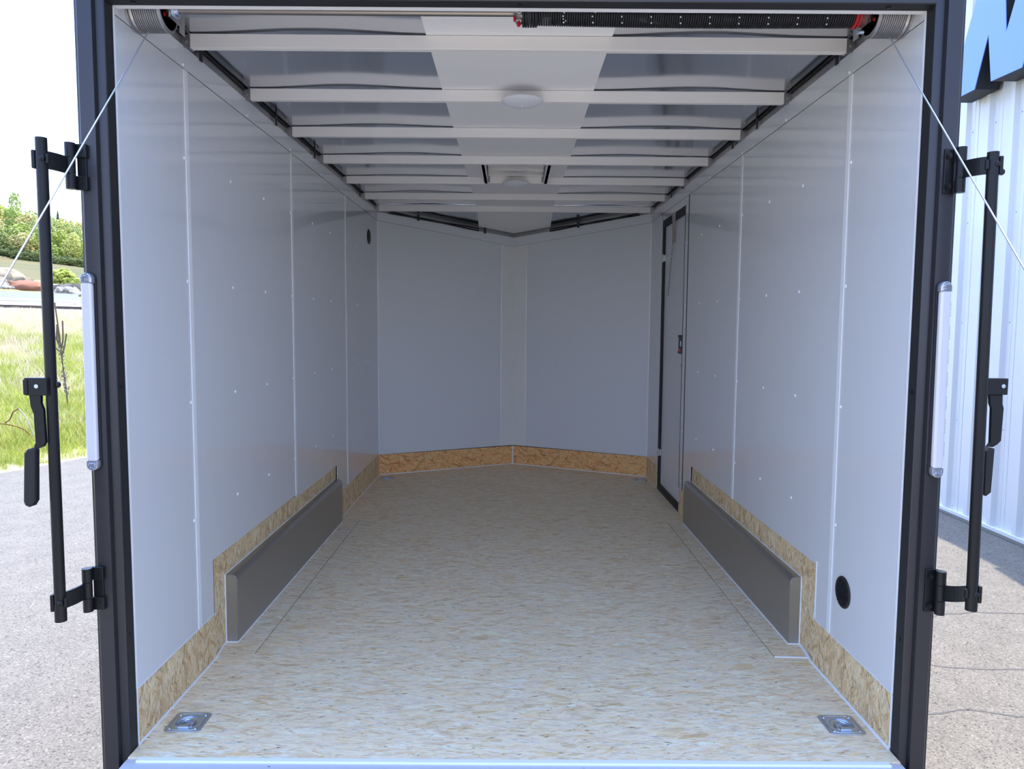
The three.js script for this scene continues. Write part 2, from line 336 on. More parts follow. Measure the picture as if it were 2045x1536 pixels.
obj('apex_caulk', box(-0.006, 0, ZA + 0.002, 0.006, 0.168, ZA + 0.01), M.caulk, bf);

// floor: a large sheet with round openings for the tie-downs, the strips beside the wheel boxes, beads of white caulk
const tieSpots = [[-1.053, -0.128], [1.062, -0.138], [-1.053, -3.958], [1.068, -3.968]];
const fl = setting('floor', 'pale strand board trailer floor');
{
  const s = new THREE.Shape();
  const out = [[-1.147, -0.065], [1.147, -0.065], [1.147, 0.002], [1.172, 0.002], [1.172, 0.632], [1.0175, 0.632], [1.0175, 2.606], [1.172, 2.606], [1.172, -ZC], [0, -ZA + 0.01], [-1.172, -ZC], [-1.172, 2.626], [-1.0105, 2.626], [-1.0105, 0.632], [-1.172, 0.632], [-1.172, 0.002], [-1.147, 0.002]];
  out.forEach(([x, y], i) => (i ? s.lineTo(x, y) : s.moveTo(x, y))); s.closePath();
  for (const [x, z] of tieSpots) { const h = new THREE.Path(); h.absarc(x, -z, 0.0405, 0, Math.PI * 2, true); s.holes.push(h); }
  const g = new THREE.ExtrudeGeometry(s, { depth: 0.018, bevelEnabled: false, curveSegments: 32 }); g.rotateX(-Math.PI / 2); g.translate(0, -0.018, 0);
  obj('floor_sheet', boxUV(flat(g), 1, 0.31, 0.55), M.osbFloor, fl);
  obj('floor_strip', boxUV(box(-1.0145, -0.018, -0.636, -1.18, 0, -2.622), 1, 0.7, 0.2), M.osbFloor, fl);
  obj('floor_strip', boxUV(box(1.0215, -0.018, -0.636, 1.18, 0, -2.602), 1, 1.4, 0.9), M.osbFloor, fl);
  obj('subfloor', upY([[-1.21, 0.05], [1.21, 0.05], [1.21, ZC], [0, ZA - 0.05], [-1.21, ZC]], -0.12, -0.022), M.seal, fl);
  const bead = (x0, z0, x1, z1, r = 0.0045) => obj('caulk_bead', cyl(r, [x0, 0.001, z0], [x1, 0.001, z1], 8), M.caulk, fl);
  bead(-W + 0.003, 0.0, -W + 0.003, -0.6); bead(W - 0.003, 0.0, W - 0.003, -0.6, 0.006); bead(-W + 0.003, -2.62, -W + 0.003, ZC, 0.003);
  bead(-W, -0.6, -1.166, -0.73); bead(W, -0.6, 1.166, -0.745, 0.007); bead(1.02, -0.63, 1.15, -0.625, 0.004);
  bead(-W, ZC + 0.01, 0, ZA + 0.012, 0.006); bead(W, ZC + 0.01, 0, ZA + 0.012, 0.006);
  bead(W, -3.66, W, ZC, 0.004);
  obj('front_caulk', box(-1.115, -0.006, 0.064, 1.112, 0.003, 0.086, 0.003), M.caulk, fl);
}
// rear sill, folded aluminium
const sillTrim = setting('trim_4', 'folded aluminium sill along the rear edge of the floor');
obj('sill_plate', alongX([[0.066, -0.004], [0.084, -0.003], [0.155, -0.006], [0.162, -0.012], [0.162, -0.06], [0.066, -0.06]], -1.148, 1.148), M.sill, sillTrim);
{ const m = obj('ink_mark', [box(0.58, -0.004, 0.108, 0.585, -0.0035, 0.118), box(0.59, -0.004, 0.104, 0.604, -0.0035, 0.108), box(0.61, -0.004, 0.106, 0.614, -0.0035, 0.118), box(-0.72, -0.004, 0.098, -0.714, -0.0035, 0.101), box(0.2, -0.004, 0.095, 0.207, -0.0035, 0.097)], M.seal, sillTrim); m.castShadow = false; stuff(m); }

// ---------------------------------------------------------------- roof: sheets between bows, white centre strip
const ce = setting('ceiling', 'bare aluminium trailer roof on cross bows with a white centre strip');
const bowZ = [-0.446, -1.027, -1.62, -2.227, -2.834, -3.444, -4.02];
const bowW = 0.026;
function roofY(x, z) {                                   // the sheet lies on the bows and lifts a little between and along them
  const s = Math.max(0, Math.min(1, (W - Math.abs(x)) / 0.9)), along = Math.sin(s * Math.PI) ** 2;
  const sag = perlin.noise(x * 1.7 + 3, z * 0.9, 1.3) * 0.5 + 0.5;
  return ROOF + 0.0015 + 0.012 * along * sag;
}
function roofSheet(x0, x1, extra, nx = 28) {
  const zs = []; for (let i = 0; i <= 90; i++) zs.push(-4.02 * i / 90);
  const pos = [], idx = [], uv = [];
  const nz = zs.length;
  zs.forEach((z) => { for (let i = 0; i <= nx; i++) { const x = x0 + (x1 - x0) * i / nx; pos.push(x, extra === null ? ROOF + 0.001 : roofY(x, z), z); uv.push(x, z); } });
  for (let j = 0; j < nz - 1; j++) for (let i = 0; i < nx; i++) { const a = j * (nx + 1) + i; idx.push(a, a + 1, a + nx + 1, a + 1, a + nx + 2, a + nx + 1); }
  const g = new THREE.BufferGeometry(); g.setAttribute('position', new THREE.Float32BufferAttribute(pos, 3)); g.setAttribute('uv', new THREE.Float32BufferAttribute(uv, 2)); g.setIndex(idx); g.computeVertexNormals();
  return g;
}
const frontRoof = (x) => { const t = Math.max(0, 1 - Math.abs(x) / W); return [x, ROOF - 0.002 - t * 0.145, ZC + 0.01 - 0.565 * t]; };
function noseRoof(x0, x1, n, lift = 0) {
  const parts = [];
  for (let i = 0; i < n; i++) { const a = x0 + (x1 - x0) * i / n, b = x0 + (x1 - x0) * (i + 1) / n, fa = frontRoof(a), fb = frontRoof(b); parts.push(hull([[a, ROOF + lift, -4.0], [b, ROOF + lift, -4.0], [fb[0], fb[1] + lift, fb[2]], [fa[0], fa[1] + lift, fa[2]]], 0.004, [0, 1, 0])); }
  return parts;
}
obj('roof_sheet', [roofSheet(-1.2, -0.313, 0), ...noseRoof(-1.15, -0.313, 6)], M.roof, ce);
obj('roof_sheet', [roofSheet(0.318, 1.2, 0), ...noseRoof(0.318, 1.15, 6)], M.roof, ce);
{
  const strip = [];
  for (const [z0, z1] of [[0, -2.27], [-2.81, -4.0]]) strip.push(box(-0.316, ROOF - 0.0005, z0, 0.321, ROOF + 0.004, z1));
  strip.push(box(-0.316, ROOF - 0.0005, -2.27, -0.2, ROOF + 0.004, -2.81), box(0.207, ROOF - 0.0005, -2.27, 0.321, ROOF + 0.004, -2.81));
  obj('centre_strip', [...strip, ...noseRoof(-0.316, 0, 3, -0.001), ...noseRoof(0, 0.321, 3, -0.001)], M.stripWhite, ce);
}
obj('outer_roof', upY([[-SKIN, 0.05], [SKIN, 0.05], [SKIN, ZC], [0, ZA - 0.07], [-SKIN, ZC]], 2.345, 2.36), M.charcoalFace, ce);
bowZ.forEach((z, i) => {
  const spans = i === 4 ? [[-1.128, -0.2], [0.208, 1.128]] : [[-1.128, 1.128]];
  const b = objs('roof_bow', spans.map(([a, c]) => box(a, 2.2265, z - bowW, c, 2.2735, z, 0.0015)), M.mill, ce)[0];
  for (const s of [-1, 1]) obj('end_bracket', [box(s * 1.122, 2.225, z - 0.03, s * 1.127, 2.274, z + 0.004), box(s * 1.126, 2.226, z - 0.002, s * 1.152, 2.27, z + 0.001), cyl(0.008, [s * 1.139, 2.252, z], [s * 1.139, 2.252, z + 0.006], 10)], M.castAlu, b);
});
for (const s of [-1, 1]) obj('top_rail', [box(s * 1.1525, SEAM, 0, s * 1.2, ROOF + 0.012, ZC), hull([[s * W, 2.2, ZC - 0.002], [0, 2.05, ZA - 0.002], [0, 2.145, ZA - 0.002], [s * W, ROOF + 0.01, ZC - 0.002]], 0.02, [0, 0, -1])], M.well, ce);

// coves over the wiring, where wall meets roof
for (const s of [-1, 1]) {
  const t = setting(s < 0 ? 'trim_1' : 'trim_2', s < 0 ? 'white cove strip along the top of the left wall' : 'white cove strip along the top of the right wall');
  obj('cove_strip', hull([[s * (W - 0.002), SEAM + 0.002, -0.004], [s * (W - 0.002), SEAM + 0.002, ZC], [s * 1.1445, 2.2315, ZC - 0.004], [s * 1.1445, 2.2315, -0.004]], 0.002, [s, 0, 0]), M.wall, t);
  obj('cove_gap', box(s * (W + 0.001), SEAM - 0.004, -0.004, s * (W + 0.01), SEAM + 0.004, ZC), M.seal, t);
  for (const z of s < 0 ? [-0.44, -1.05, -1.66, -2.27] : [-0.47, -1.06, -1.66, -2.27]) { const k = obj('screw', screwGeo.clone(), M.screwWhite, t); k.position.set(s * (W - 0.004), SEAM + 0.012, z); }
}
const tf = setting('trim_3', 'white cove strip along the top of the front wall');
for (const s of [-1, 1]) obj('cove_strip', hull([[s * W, SEAM + 0.002, ZC + 0.004], [0, TOPA + 0.001, ZA + 0.006], [0, 2.09, ZA + 0.01], [s * 1.1445, 2.2305, ZC + 0.008]], 0.003, [0, 0, -1]), M.nose, tf);

// header over the rear opening, inside
const hd = setting('trim_5', 'white header strip inside the top of the rear opening');
obj('header_panel', box(-1.15, 2.179, -0.022, 1.15, 2.33, -0.0), M.trimWhite, hd);

// ---------------------------------------------------------------- dark rear frame round the opening
const fr = setting('trim_6', 'charcoal painted rear door frame of the trailer');
for (const s of [-1, 1]) {
  const prof = [[W, 0], [W, 0.045], [1.167, 0.063], [1.214, 0.066], [1.219, 0.062], [1.219, 0.05], [1.23, 0.048], [1.23, -0.03], [1.21, -0.03], [1.16, 0]];
  const P = (list, y0, y1) => upY(s > 0 ? list.map(([x, z]) => [x, z]) : list.map(([x, z]) => [-x, z]).reverse(), y0, y1);
  const post = obj('post', P([[1.172, 0], [1.172, 0.053], [1.174, 0.0655], [1.214, 0.0655], [1.219, 0.062], [1.219, 0.0]], -0.12, 2.40), M.charcoalFace, fr);
  obj('inner_return', P([[W, -0.001], [W, 0.044], [W + 0.002, 0.046], [1.1735, 0.049], [1.1735, 0.03], [1.156, -0.001]], -0.06, 2.195), M.charcoalFace, post);
  obj('seal_strip', P([[W - 0.001, 0.002], [W - 0.001, 0.043], [W + 0.001, 0.043], [W + 0.001, 0.002]], -0.05, 2.18), M.seal, post);
  obj('corner_trim', P([[1.219, -0.03], [1.219, 0.054], [1.229, 0.052], [1.23, 0.048], [1.23, -0.03]], -0.12, 2.40), M.charcoalFace, fr);
  for (const y of [1.93, 1.1, 0.36]) obj('screw', cyl(0.006, [s * (W - 0.003), y, 0.022], [s * W, y, 0.022], 10), M.blackPaint, fr);
}
const ln = obj('lintel', alongX([[0, 2.33], [0, 2.215], [0.0655, 2.215], [0.0655, 2.36], [0, 2.36]], -1.23, 1.23), M.charcoalFace, fr);
obj('inner_return', alongX([[-0.001, 2.216], [-0.001, 2.18], [0.044, 2.18], [0.046, 2.182], [0.048, 2.216]], -1.152, 1.152), M.charcoalFace, ln);
obj('seal_strip', box(-W, 2.179, 0.002, W, 2.181, 0.043), M.seal, ln);
for (const x of [-1.08, 0, 1.03]) obj('screw', cyl(0.007, [x, 2.176, 0.022], [x, 2.18, 0.022], 10), M.blackPaint, fr);

// ---------------------------------------------------------------- side door in the right wall
const door = setting('door_1', 'white side door with black gasket and recessed black latch');
obj('door_slab', box(1.168, 0.045, -2.895, 1.192, 2.055, -3.592), M.nose, door);
objs('gasket', [box(1.151, 0.02, -3.6, 1.19, 2.1, -3.634), box(1.1515, 2.052, -2.884, 1.172, 2.103, -3.6), box(1.1515, 0.0, -2.875, 1.168, 0.05, -3.634), box(1.16, 0.02, -2.884, 1.19, 2.1, -2.894)], M.seal, door);
{
  const l = obj('latch_plate', [box(1.16, 1.105, -2.905, 1.169, 1.225, -3.045, 0.004), box(1.157, 1.1, -2.9, 1.164, 1.118, -3.05, 0.003), box(1.157, 1.212, -2.9, 1.164, 1.23, -3.05, 0.003)], M.blackPlastic, door);
  obj('paddle', box(1.155, 1.15, -2.96, 1.162, 1.19, -2.975, 0.002), M.zinc, l);
  obj('lock_slide', box(1.155, 1.112, -2.945, 1.1625, 1.137, -3.005, 0.003), M.red, l);
  obj('keyhole_cover', cyl(0.012, [1.163, 1.02, -2.975], [1.169, 1.02, -2.975], 14), M.zinc, door);
  for (const y of [1.815, 0.3]) obj('hinge', [box(1.152, y - 0.025, -3.575, 1.169, y + 0.025, -3.612, 0.003), cyl(0.007, [1.15, y - 0.03, -3.603], [1.15, y + 0.03, -3.603], 10)], M.castAlu, door);
  const top = [1.15, 2.075, -3.24];
  const ch = obj('check_bracket', box(1.145, 2.05, -3.2, 1.155, 2.11, -3.28, 0.003), M.castAlu, door);
  objs('check_spring', [cyl(0.006, [1.15, 2.06, -3.26], [1.162, 1.9, -3.31], 8), cyl(0.006, [1.15, 2.06, -3.22], [1.162, 1.9, -3.27], 8)], M.steel, ch);
  const links = [];
  for (let i = 0; i < 22; i++) { const g = new THREE.TorusGeometry(0.008, 0.0018, 5, 10); g.scale(0.6, 1.25, 1); g.rotateY(i % 2 ? 0 : Math.PI / 2); const t = i / 21; g.translate(1.158, 1.89 - t * 0.36, -3.3 - t * 0.12); links.push(g); }
  stuff(obj('check_chain', links, M.steel, ch));
}

// ---------------------------------------------------------------- aluminium boxes over the wheels
function wheelBox(s, z0, z1, xin, label) {
  const t = thing('wheel_well_box', label, 'wheel well cover', [s * 1.15, 0, (z0 + z1) / 2]);
  const h = 0.28, r = 0.024, xi = s * (xin - 1.15), xo = s * 0.0135, L = z0 - z1;
  const prof = (inset) => { const o = []; o.push([xo, 0], [xi + s * inset, 0]); for (let i = 0; i <= 8; i++) { const a = i / 8 * Math.PI / 2; o.push([xi + s * (inset + r - r * Math.cos(a)), h - inset - r + r * Math.sin(a)]); } o.push([xo, h - inset]); return s < 0 ? o : o.reverse(); };
  const cover = toCreasedNormals(plate(prof(0), -L / 2, L / 2 - 0.002), 0.5);
  obj('cover', boxUV(flat(cover)), M.well, t);
  obj('end_cap', boxUV(flat(plate(prof(0.0015), L / 2 - 0.004, L / 2 + 0.001))), M.well, t);
  const c = [cyl(0.0035, [xi, 0.001, -L / 2], [xi, 0.001, L / 2], 8), cyl(0.0035, [xi, 0.001, L / 2 + 0.002], [xo, 0.001, L / 2 + 0.002], 8), cyl(0.003, [xo, 0, L / 2 + 0.001], [xo, h, L / 2 + 0.001], 8), cyl(0.003, [xo, h, L / 2], [xo, h, -L / 2], 8)];
  objs('caulk_bead', c, M.caulk, t);
}
wheelBox(-1, -0.736, -2.585, 1.1165, 'long low aluminium wheel box at the foot of the left wall');
wheelBox(1, -0.752, -2.602, 1.1185, 'low aluminium wheel box at the foot of the right wall, ending at the side door');

// ---------------------------------------------------------------- recessed tie-down rings
function tieDown() {
  const t = thing('tie_down_ring', '', 'tie-down ring', [0, 0, 0], 'recessed tie-down rings in the floor corners');
  const s = new THREE.Shape(), a = 0.058, c = 0.018;
  s.moveTo(-a + c, -a); s.lineTo(a - c, -a); s.quadraticCurveTo(a, -a, a, -a + c); s.lineTo(a, a - c); s.quadraticCurveTo(a, a, a - c, a); s.lineTo(-a + c, a); s.quadraticCurveTo(-a, a, -a, a - c); s.lineTo(-a, -a + c); s.quadraticCurveTo(-a, -a, -a + c, -a);
  const h = new THREE.Path(); h.absarc(0, 0, 0.037, 0, 7, true); s.holes.push(h);
  const g = new THREE.ExtrudeGeometry(s, { depth: 0.001, bevelEnabled: true, bevelThickness: 0.0012, bevelSize: 0.0015, bevelOffset: -0.0015, bevelSegments: 2, curveSegments: 24 });
  g.rotateX(-Math.PI / 2); g.translate(0, 0.0012, 0);
  obj('plate', g, M.zinc, t);
  obj('rim_rib', new THREE.TorusGeometry(0.001, 0.001, 3, 4).translate(0, -0.01, 0), M.zinc, t).visible = true;
  t.children.pop();
  const ribPts = []; for (let i = 0; i < 40; i++) { const q = i / 40 * Math.PI * 2, n = 5, cx = Math.cos(q), sx = Math.sin(q), k = 0.049 / Math.pow(Math.abs(cx) ** n + Math.abs(sx) ** n, 1 / n); ribPts.push([cx * k, 0.003, sx * k]); }
  obj('raised_rim', tube(ribPts, 0.0018, 120, 6, true), M.zinc, t);
  const prof = []; for (let i = 0; i <= 14; i++) { const q = i / 14; prof.push(new THREE.Vector2(0.0015 + 0.036 * Math.sin(q * Math.PI / 2), 0.003 - 0.017 * Math.cos(q * Math.PI / 2))); }
  obj('dish', new THREE.LatheGeometry(prof, 40), M.zinc, t);
  const arc = []; for (let i = 0; i <= 24; i++) { const q = Math.PI * (0.0 + i / 24); arc.push([0.024 * Math.cos(q), 0.001 + 0.0, 0.012 - 0.03 * Math.sin(q)]); }
  obj('ring', [tube(arc, 0.0045, 48, 10), cyl(0.0045, [-0.024, 0.001, 0.012], [-0.024, 0.001, 0.03], 10), cyl(0.0045, [0.024, 0.001, 0.012], [0.024, 0.001, 0.03], 10), cyl(0.0045, [-0.026, 0.001, 0.03], [0.026, 0.001, 0.03], 10)], M.zinc, t);
  obj('hinge_clamp', box(-0.019, 0.001, 0.022, 0.019, 0.0085, 0.04, 0.0035), M.zinc, t);
  for (const [x, z] of [[-1, -1], [1, -1], [-1, 1], [1, 1]]) obj('bolt', [new THREE.SphereGeometry(0.0065, 14, 8).scale(1, 0.6, 1).translate(x * 0.041, 0.003, z * 0.041), cyl(0.0025, [x * 0.041, 0.004, z * 0.041], [x * 0.041, 0.0075, z * 0.041], 6)], M.zinc, t);
  return t;
}
const tieLabels = ['zinc tie-down ring in the floor at the rear left corner, beside the left door post', 'zinc tie-down ring in the floor at the rear right corner, beside the right door post', 'zinc tie-down ring in the floor at the far left corner below the front wall', 'zinc tie-down ring in the floor at the far right corner near the side door'];
const tie0 = tieDown();
tieSpots.forEach(([x, z], i) => { let t = tie0; if (i) { t = tie0.clone(); t.name = numbered('tie_down_ring'); scene.add(t); } t.position.set(x, 0.0005, z); t.userData = { label: tieLabels[i], category: 'tie-down ring', group: 'recessed tie-down rings in the floor corners' }; });

// ---------------------------------------------------------------- ceiling lights, roof vent, wall vents
function domeLight(x, z, label) {
  const t = thing('dome_light', label, 'ceiling light', [x, 2.2265, z], 'round white ceiling lights');
  obj('base', cyl(0.082, [0, 0, 0], [0, -0.009, 0], 48, 0.088), M.domeLens, t);
  const p = [[0.0005, -0.027], [0.03, -0.0255], [0.055, -0.0215], [0.074, -0.016], [0.085, -0.011], [0.088, -0.007], [0.086, -0.004]].map(([a, b]) => new THREE.Vector2(a, b));
  obj('lens', new THREE.LatheGeometry(new THREE.SplineCurve(p).getPoints(24), 48), M.domeLens, t);
  obj('centre_button', new THREE.SphereGeometry(0.004, 10, 6).translate(0, -0.027, 0), M.domeLens, t);
}
domeLight(0.02, -1.0, 'round white ceiling light on the second roof bow, nearer the rear opening');
domeLight(0.003, -2.775, 'round white ceiling light at the front edge of the roof vent');
{
  const t = thing('roof_vent', 'square roof vent with metal slats let into the white ceiling strip', 'roof vent', [0.003, 2.25, -2.54]);
  for (const s of [-1, 1]) obj('frame_side', [box(s * 0.187, -0.024, 0.272, s * 0.205, 0.075, -0.272), box(s * 0.183, -0.024, 0.272, s * 0.21, -0.02, -0.272)], M.trimWhite, t);
  obj('frame_end', box(-0.187, -0.024, -0.272, 0.187, 0.07, -0.262), M.mill, t);
  obj('frame_end', box(-0.187, -0.01, 0.262, 0.187, 0.07, 0.272), M.mill, t);
  for (let i = 0; i < 4; i++) obj('vent_slat', box(-0.18, 0.062 - i * 0.015, -0.25 + 0.118 * (3 - i) * 0.9 - 0.06, 0.18, 0.085 - i * 0.013, -0.25 + 0.118 * (3 - i) * 0.9 + 0.02, 0.003), M.mill, t);
  obj('lid', box(-0.19, 0.082, -0.265, 0.19, 0.09, 0.265), M.stripWhite, t);
  for (const s of [-1, 1]) objs('corner_clip', [box(s * 0.168, 0.0, 0.25, s * 0.186, 0.03, 0.262, 0.002), cyl(0.005, [s * 0.175, -0.02, -0.25], [s * 0.175, 0.02, -0.25], 8)], M.castAlu, t);
}
function wallVent(x, y, z, r, label) {
  const t = thing('wall_vent', label, 'vent', [x, y, z]);
  const s = x < 0 ? 1 : -1;
  const ring = new THREE.TorusGeometry(r - 0.006, 0.006, 10, 48); ring.rotateY(Math.PI / 2); ring.scale(0.7, 1, 1);
  obj('rim', ring, M.blackPlastic, t);
  obj('backing', cyl(r - 0.004, [-s * 0.001, 0, 0], [s * 0.001, 0, 0], 40), M.seal, t);
  for (let i = -5; i <= 5; i++) { const yy = i * r / 6.4, half = Math.sqrt(Math.max(0, (r - 0.008) ** 2 - yy * yy)); if (half > 0.008) { const g = box(0, -0.0018, -half, s * 0.006, 0.0018, half, 0.001); g.rotateZ(s * -0.5); g.translate(0, yy, 0); obj('louvre', g, M.blackPlastic, t); } }
}
wallVent(-W + 0.002, 1.98, -3.72, 0.058, 'black round louvred vent high on the far end of the left wall');
wallVent(W - 0.002, 0.364, -0.354, 0.056, 'black round louvred vent low on the right wall near the opening');

// ---------------------------------------------------------------- wiring in the cove gaps
for (const s of [-1, 1]) {
  const t = thing('wiring_cable', s < 0 ? 'black wiring cable strapped along the top of the left wall' : 'black wiring cable strapped along the top of the right wall', 'cable');
  const pts = []; for (let i = 0; i <= 40; i++) { const z = -0.05 - i * 0.099; pts.push([s * (1.1462 + 0.001 * Math.sin(i * 1.9)), 2.2705 + 0.001 * Math.sin(i * 1.3 + s), z]); }
  obj('cable', tube(pts, 0.0048, 160, 7), M.vinyl, t);
  for (const z of s < 0 ? [-0.575, -1.423, -2.108, -3.35] : [-0.562, -1.422, -1.811, -2.95, -3.3]) obj('cable_strap', box(s * 1.138, 2.225, z - 0.011, s * 1.142, 2.2735, z + 0.011, 0.001), M.blackPlastic, t);
}
for (const s of [-1, 1]) {
  const t = thing('wiring_cable', s < 0 ? 'pair of black cables sagging over the front wall, left of the white strip' : 'pair of black cables sagging over the front wall, right of the white strip', 'cable');
  const run = (a, d, lift) => { const pts = []; for (let i = 0; i <= 16; i++) { const q = i / 16, x = s * (1.05 - 0.735 * q), [, y, z] = frontRoof(x); pts.push([x, y - a - lift * Math.sin(q * 3.1 + 0.3) ** 2, z + d]); } return tube(pts, 0.006, 60, 7); };
  obj('cable', run(0.022, 0.025, 0.012), M.vinyl, t);
  obj('cable', run(0.04, 0.018, -0.012), M.vinyl, t);
  for (const x of s < 0 ? [0.82, 0.262] : [0.556]) { const [, y, z] = frontRoof(s * x); obj('cable_strap', box(s * x - 0.011, y - 0.055, z + 0.028, s * x + 0.011, y - 0.004, z + 0.034, 0.001), M.blackPlastic, t); }
}

// ---------------------------------------------------------------- spring shaft over the opening
{
  const t = thing('torsion_spring_shaft', 'counterbalance shaft with a black coil spring and cable drums over the rear opening', 'door spring', [0, 2.217, -0.12]);
  obj('shaft', cyl(0.0125, [-1.12, 0, 0], [1.12, 0, 0], 24), M.steel, t);
  const R = 0.034, wire = 0.0034, x0 = 0.05, x1 = 1.0, turns = 138, pts = [];
  for (let i = 0; i <= turns * 18; i++) { const q = i / 18, a = q * Math.PI * 2, x = x0 + (x1 - x0) * q / turns; pts.push(V(x, R * Math.cos(a) - 0.004 * Math.sin(Math.PI * q / turns), R * Math.sin(a))); }
  const helix = new THREE.CatmullRomCurve3(pts); helix.getPoint = (u, o = V(0, 0, 0)) => { const k = u * (pts.length - 1), i = Math.min(pts.length - 2, Math.floor(k)); return o.copy(pts[i]).lerp(pts[i + 1], k - i); }; helix.getPointAt = helix.getPoint;
  const sp = obj('spring', new THREE.TubeGeometry(helix, turns * 18, wire, 5), M.springSteel, t);
  const end = []; for (let i = 0; i <= 90; i++) { const a = i / 15 * Math.PI * 2; end.push([0.008 + i / 90 * 0.045, 0.0385 * Math.cos(a), 0.0385 * Math.sin(a)]); }
  obj('loose_coils', tube(end, 0.0036, 180, 6), M.springSteel, sp);
  const dots = []; for (let i = 0; i < 11; i++) { const x = 0.125 + i * 0.0865; for (const [dx, q] of [[0, 0.1], [0.003, -0.55], [0.006, -1.05]]) if (x < 0.99) dots.push(new THREE.SphereGeometry(0.0026, 6, 5).scale(1.1, 1, 1).translate(x + dx, (R + wire) * Math.sin(q) * 0.98 - 0.003, (R + wire - 0.0008) * Math.cos(q))); }
  dots.push(...[[0.131, -0.3], [0.129, -0.75], [0.137, -0.9], [0.222, -0.25]].map(([x, q]) => new THREE.SphereGeometry(0.0022, 6, 5).translate(x, (R + wire) * Math.sin(q) - 0.003, (R + wire - 0.0008) * Math.cos(q))));
  stuff(obj('paint_marks', dots, M.paintDot, sp));
  const cone = obj('winding_cone', [cyl(0.02, [-0.012, 0, 0], [0.008, 0, 0], 20, 0.03), cyl(0.029, [0.006, -0.002, 0], [0.03, -0.002, 0], 20, 0.033), box(-0.012, -0.034, -0.01, 0.01, 0.0, 0.02, 0.006)], M.castAlu, t);
  const sock = new THREE.TorusGeometry(0.011, 0.003, 10, 24); sock.translate(-0.001, -0.004, 0.033);
  obj('socket', [sock, cyl(0.014, [-0.001, -0.004, 0.005], [-0.001, -0.004, 0.033], 20)], M.castAlu, cone);
  obj('socket_hole', cyl(0.0095, [-0.001, -0.004, 0.03], [-0.001, -0.004, 0.0335], 16), M.seal, cone);
  obj('set_screw', [cyl(0.0055, [-0.002, -0.036, 0.018], [-0.002, -0.047, 0.02], 8), box(-0.018, -0.031, 0.008, -0.011, -0.019, 0.022, 0.001)], M.red, cone);
  obj('stationary_cone', [cyl(0.039, [0.992, 0, 0], [0.999, 0, 0], 28), cyl(0.0385, [1.003, 0, 0], [1.008, 0, 0], 28), cyl(0.034, [0.985, 0, 0], [1.01, 0, 0], 24)], M.red, t);
  obj('cone_collar', [cyl(0.03, [1.008, 0, 0], [1.028, 0, 0], 24, 0.036)], M.rust, t);
  obj('cone_bolt', [cyl(0.006, [1.012, -0.05, 0.0], [1.028, -0.05, 0.0], 8), box(1.008, -0.056, -0.006, 1.014, -0.044, 0.006, 0.001)], M.zinc, t);
  for (const s of [-1, 1]) {
    const b = obj('bearing_bracket', [box(s * 1.031, -0.03, -0.045, s * 1.035, 0.05, 0.03, 0.0015), box(s * 1.031, -0.05, -0.075, s * 1.034, 0.05, -0.04, 0.001)], M.castAlu, t);
    obj('bearing', [cyl(0.026, [s * 1.02, 0, 0], [s * 1.03, 0, 0], 24), cyl(0.018, [s * 1.012, 0, 0], [s * 1.021, 0, 0], 24)], M.zinc, b);
    // grooved drum, open end inwards
    const p = [[0.03, 0], [0.062, 0], [0.0655, 0.003], [0.0655, 0.008]];
    for (let i = 0; i < 12; i++) p.push([0.0645, 0.0095 + i * 0.0062], [0.0638, 0.011 + i * 0.0062], [0.0595, 0.0126 + i * 0.0062], [0.0638, 0.0148 + i * 0.0062]);
    p.push([0.0645, 0.085], [0.0655, 0.088], [0.0655, 0.09], [0.0605, 0.0925], [0.066, 0.0955], [0.066, 0.099], [0.062, 0.102], [0.03, 0.102]);
    const pr = p.map(([r, x]) => new THREE.Vector2(r, x)).reverse();
    pr.push(new THREE.Vector2(0.056, 0), new THREE.Vector2(0.054, 0.03), new THREE.Vector2(0.02, 0.034));
    const g = toCreasedNormals(new THREE.LatheGeometry(pr.map((v) => new THREE.Vector2(v.x, v.y)), 48), 0.4);
    g.rotateZ(s < 0 ? Math.PI / 2 : -Math.PI / 2); g.translate(s * 1.046, 0, 0);
    const d = obj('cable_drum', g, M.castAlu, t);
    obj('hub', [cyl(0.0545, [s * 1.056, 0, 0], [s * 1.074, 0, 0], 32), cyl(0.026, [s * 1.044, 0, 0], [s * 1.07, 0, 0], 20)], M.blackPaint, d);
    objs('set_screw', [cyl(0.007, [s * 1.052, 0.015, 0.022], [s * 1.052, 0.022, 0.035], 8), cyl(0.007, [s * 1.05, -0.018, 0.02], [s * 1.05, -0.027, 0.033], 8)], M.red, d);
  }
}
for (const s of [-1, 1]) tag(obj('lift_cable', cyl(0.0021, [s * 1.105, 2.152, -0.115], [s * 1.102, -0.44, 2.16], 8), M.cable), s < 0 ? 'steel door cable running down from the left drum across the left post' : 'steel door cable running down from the right drum across the right post', 'cable', 'ramp door lift cables');

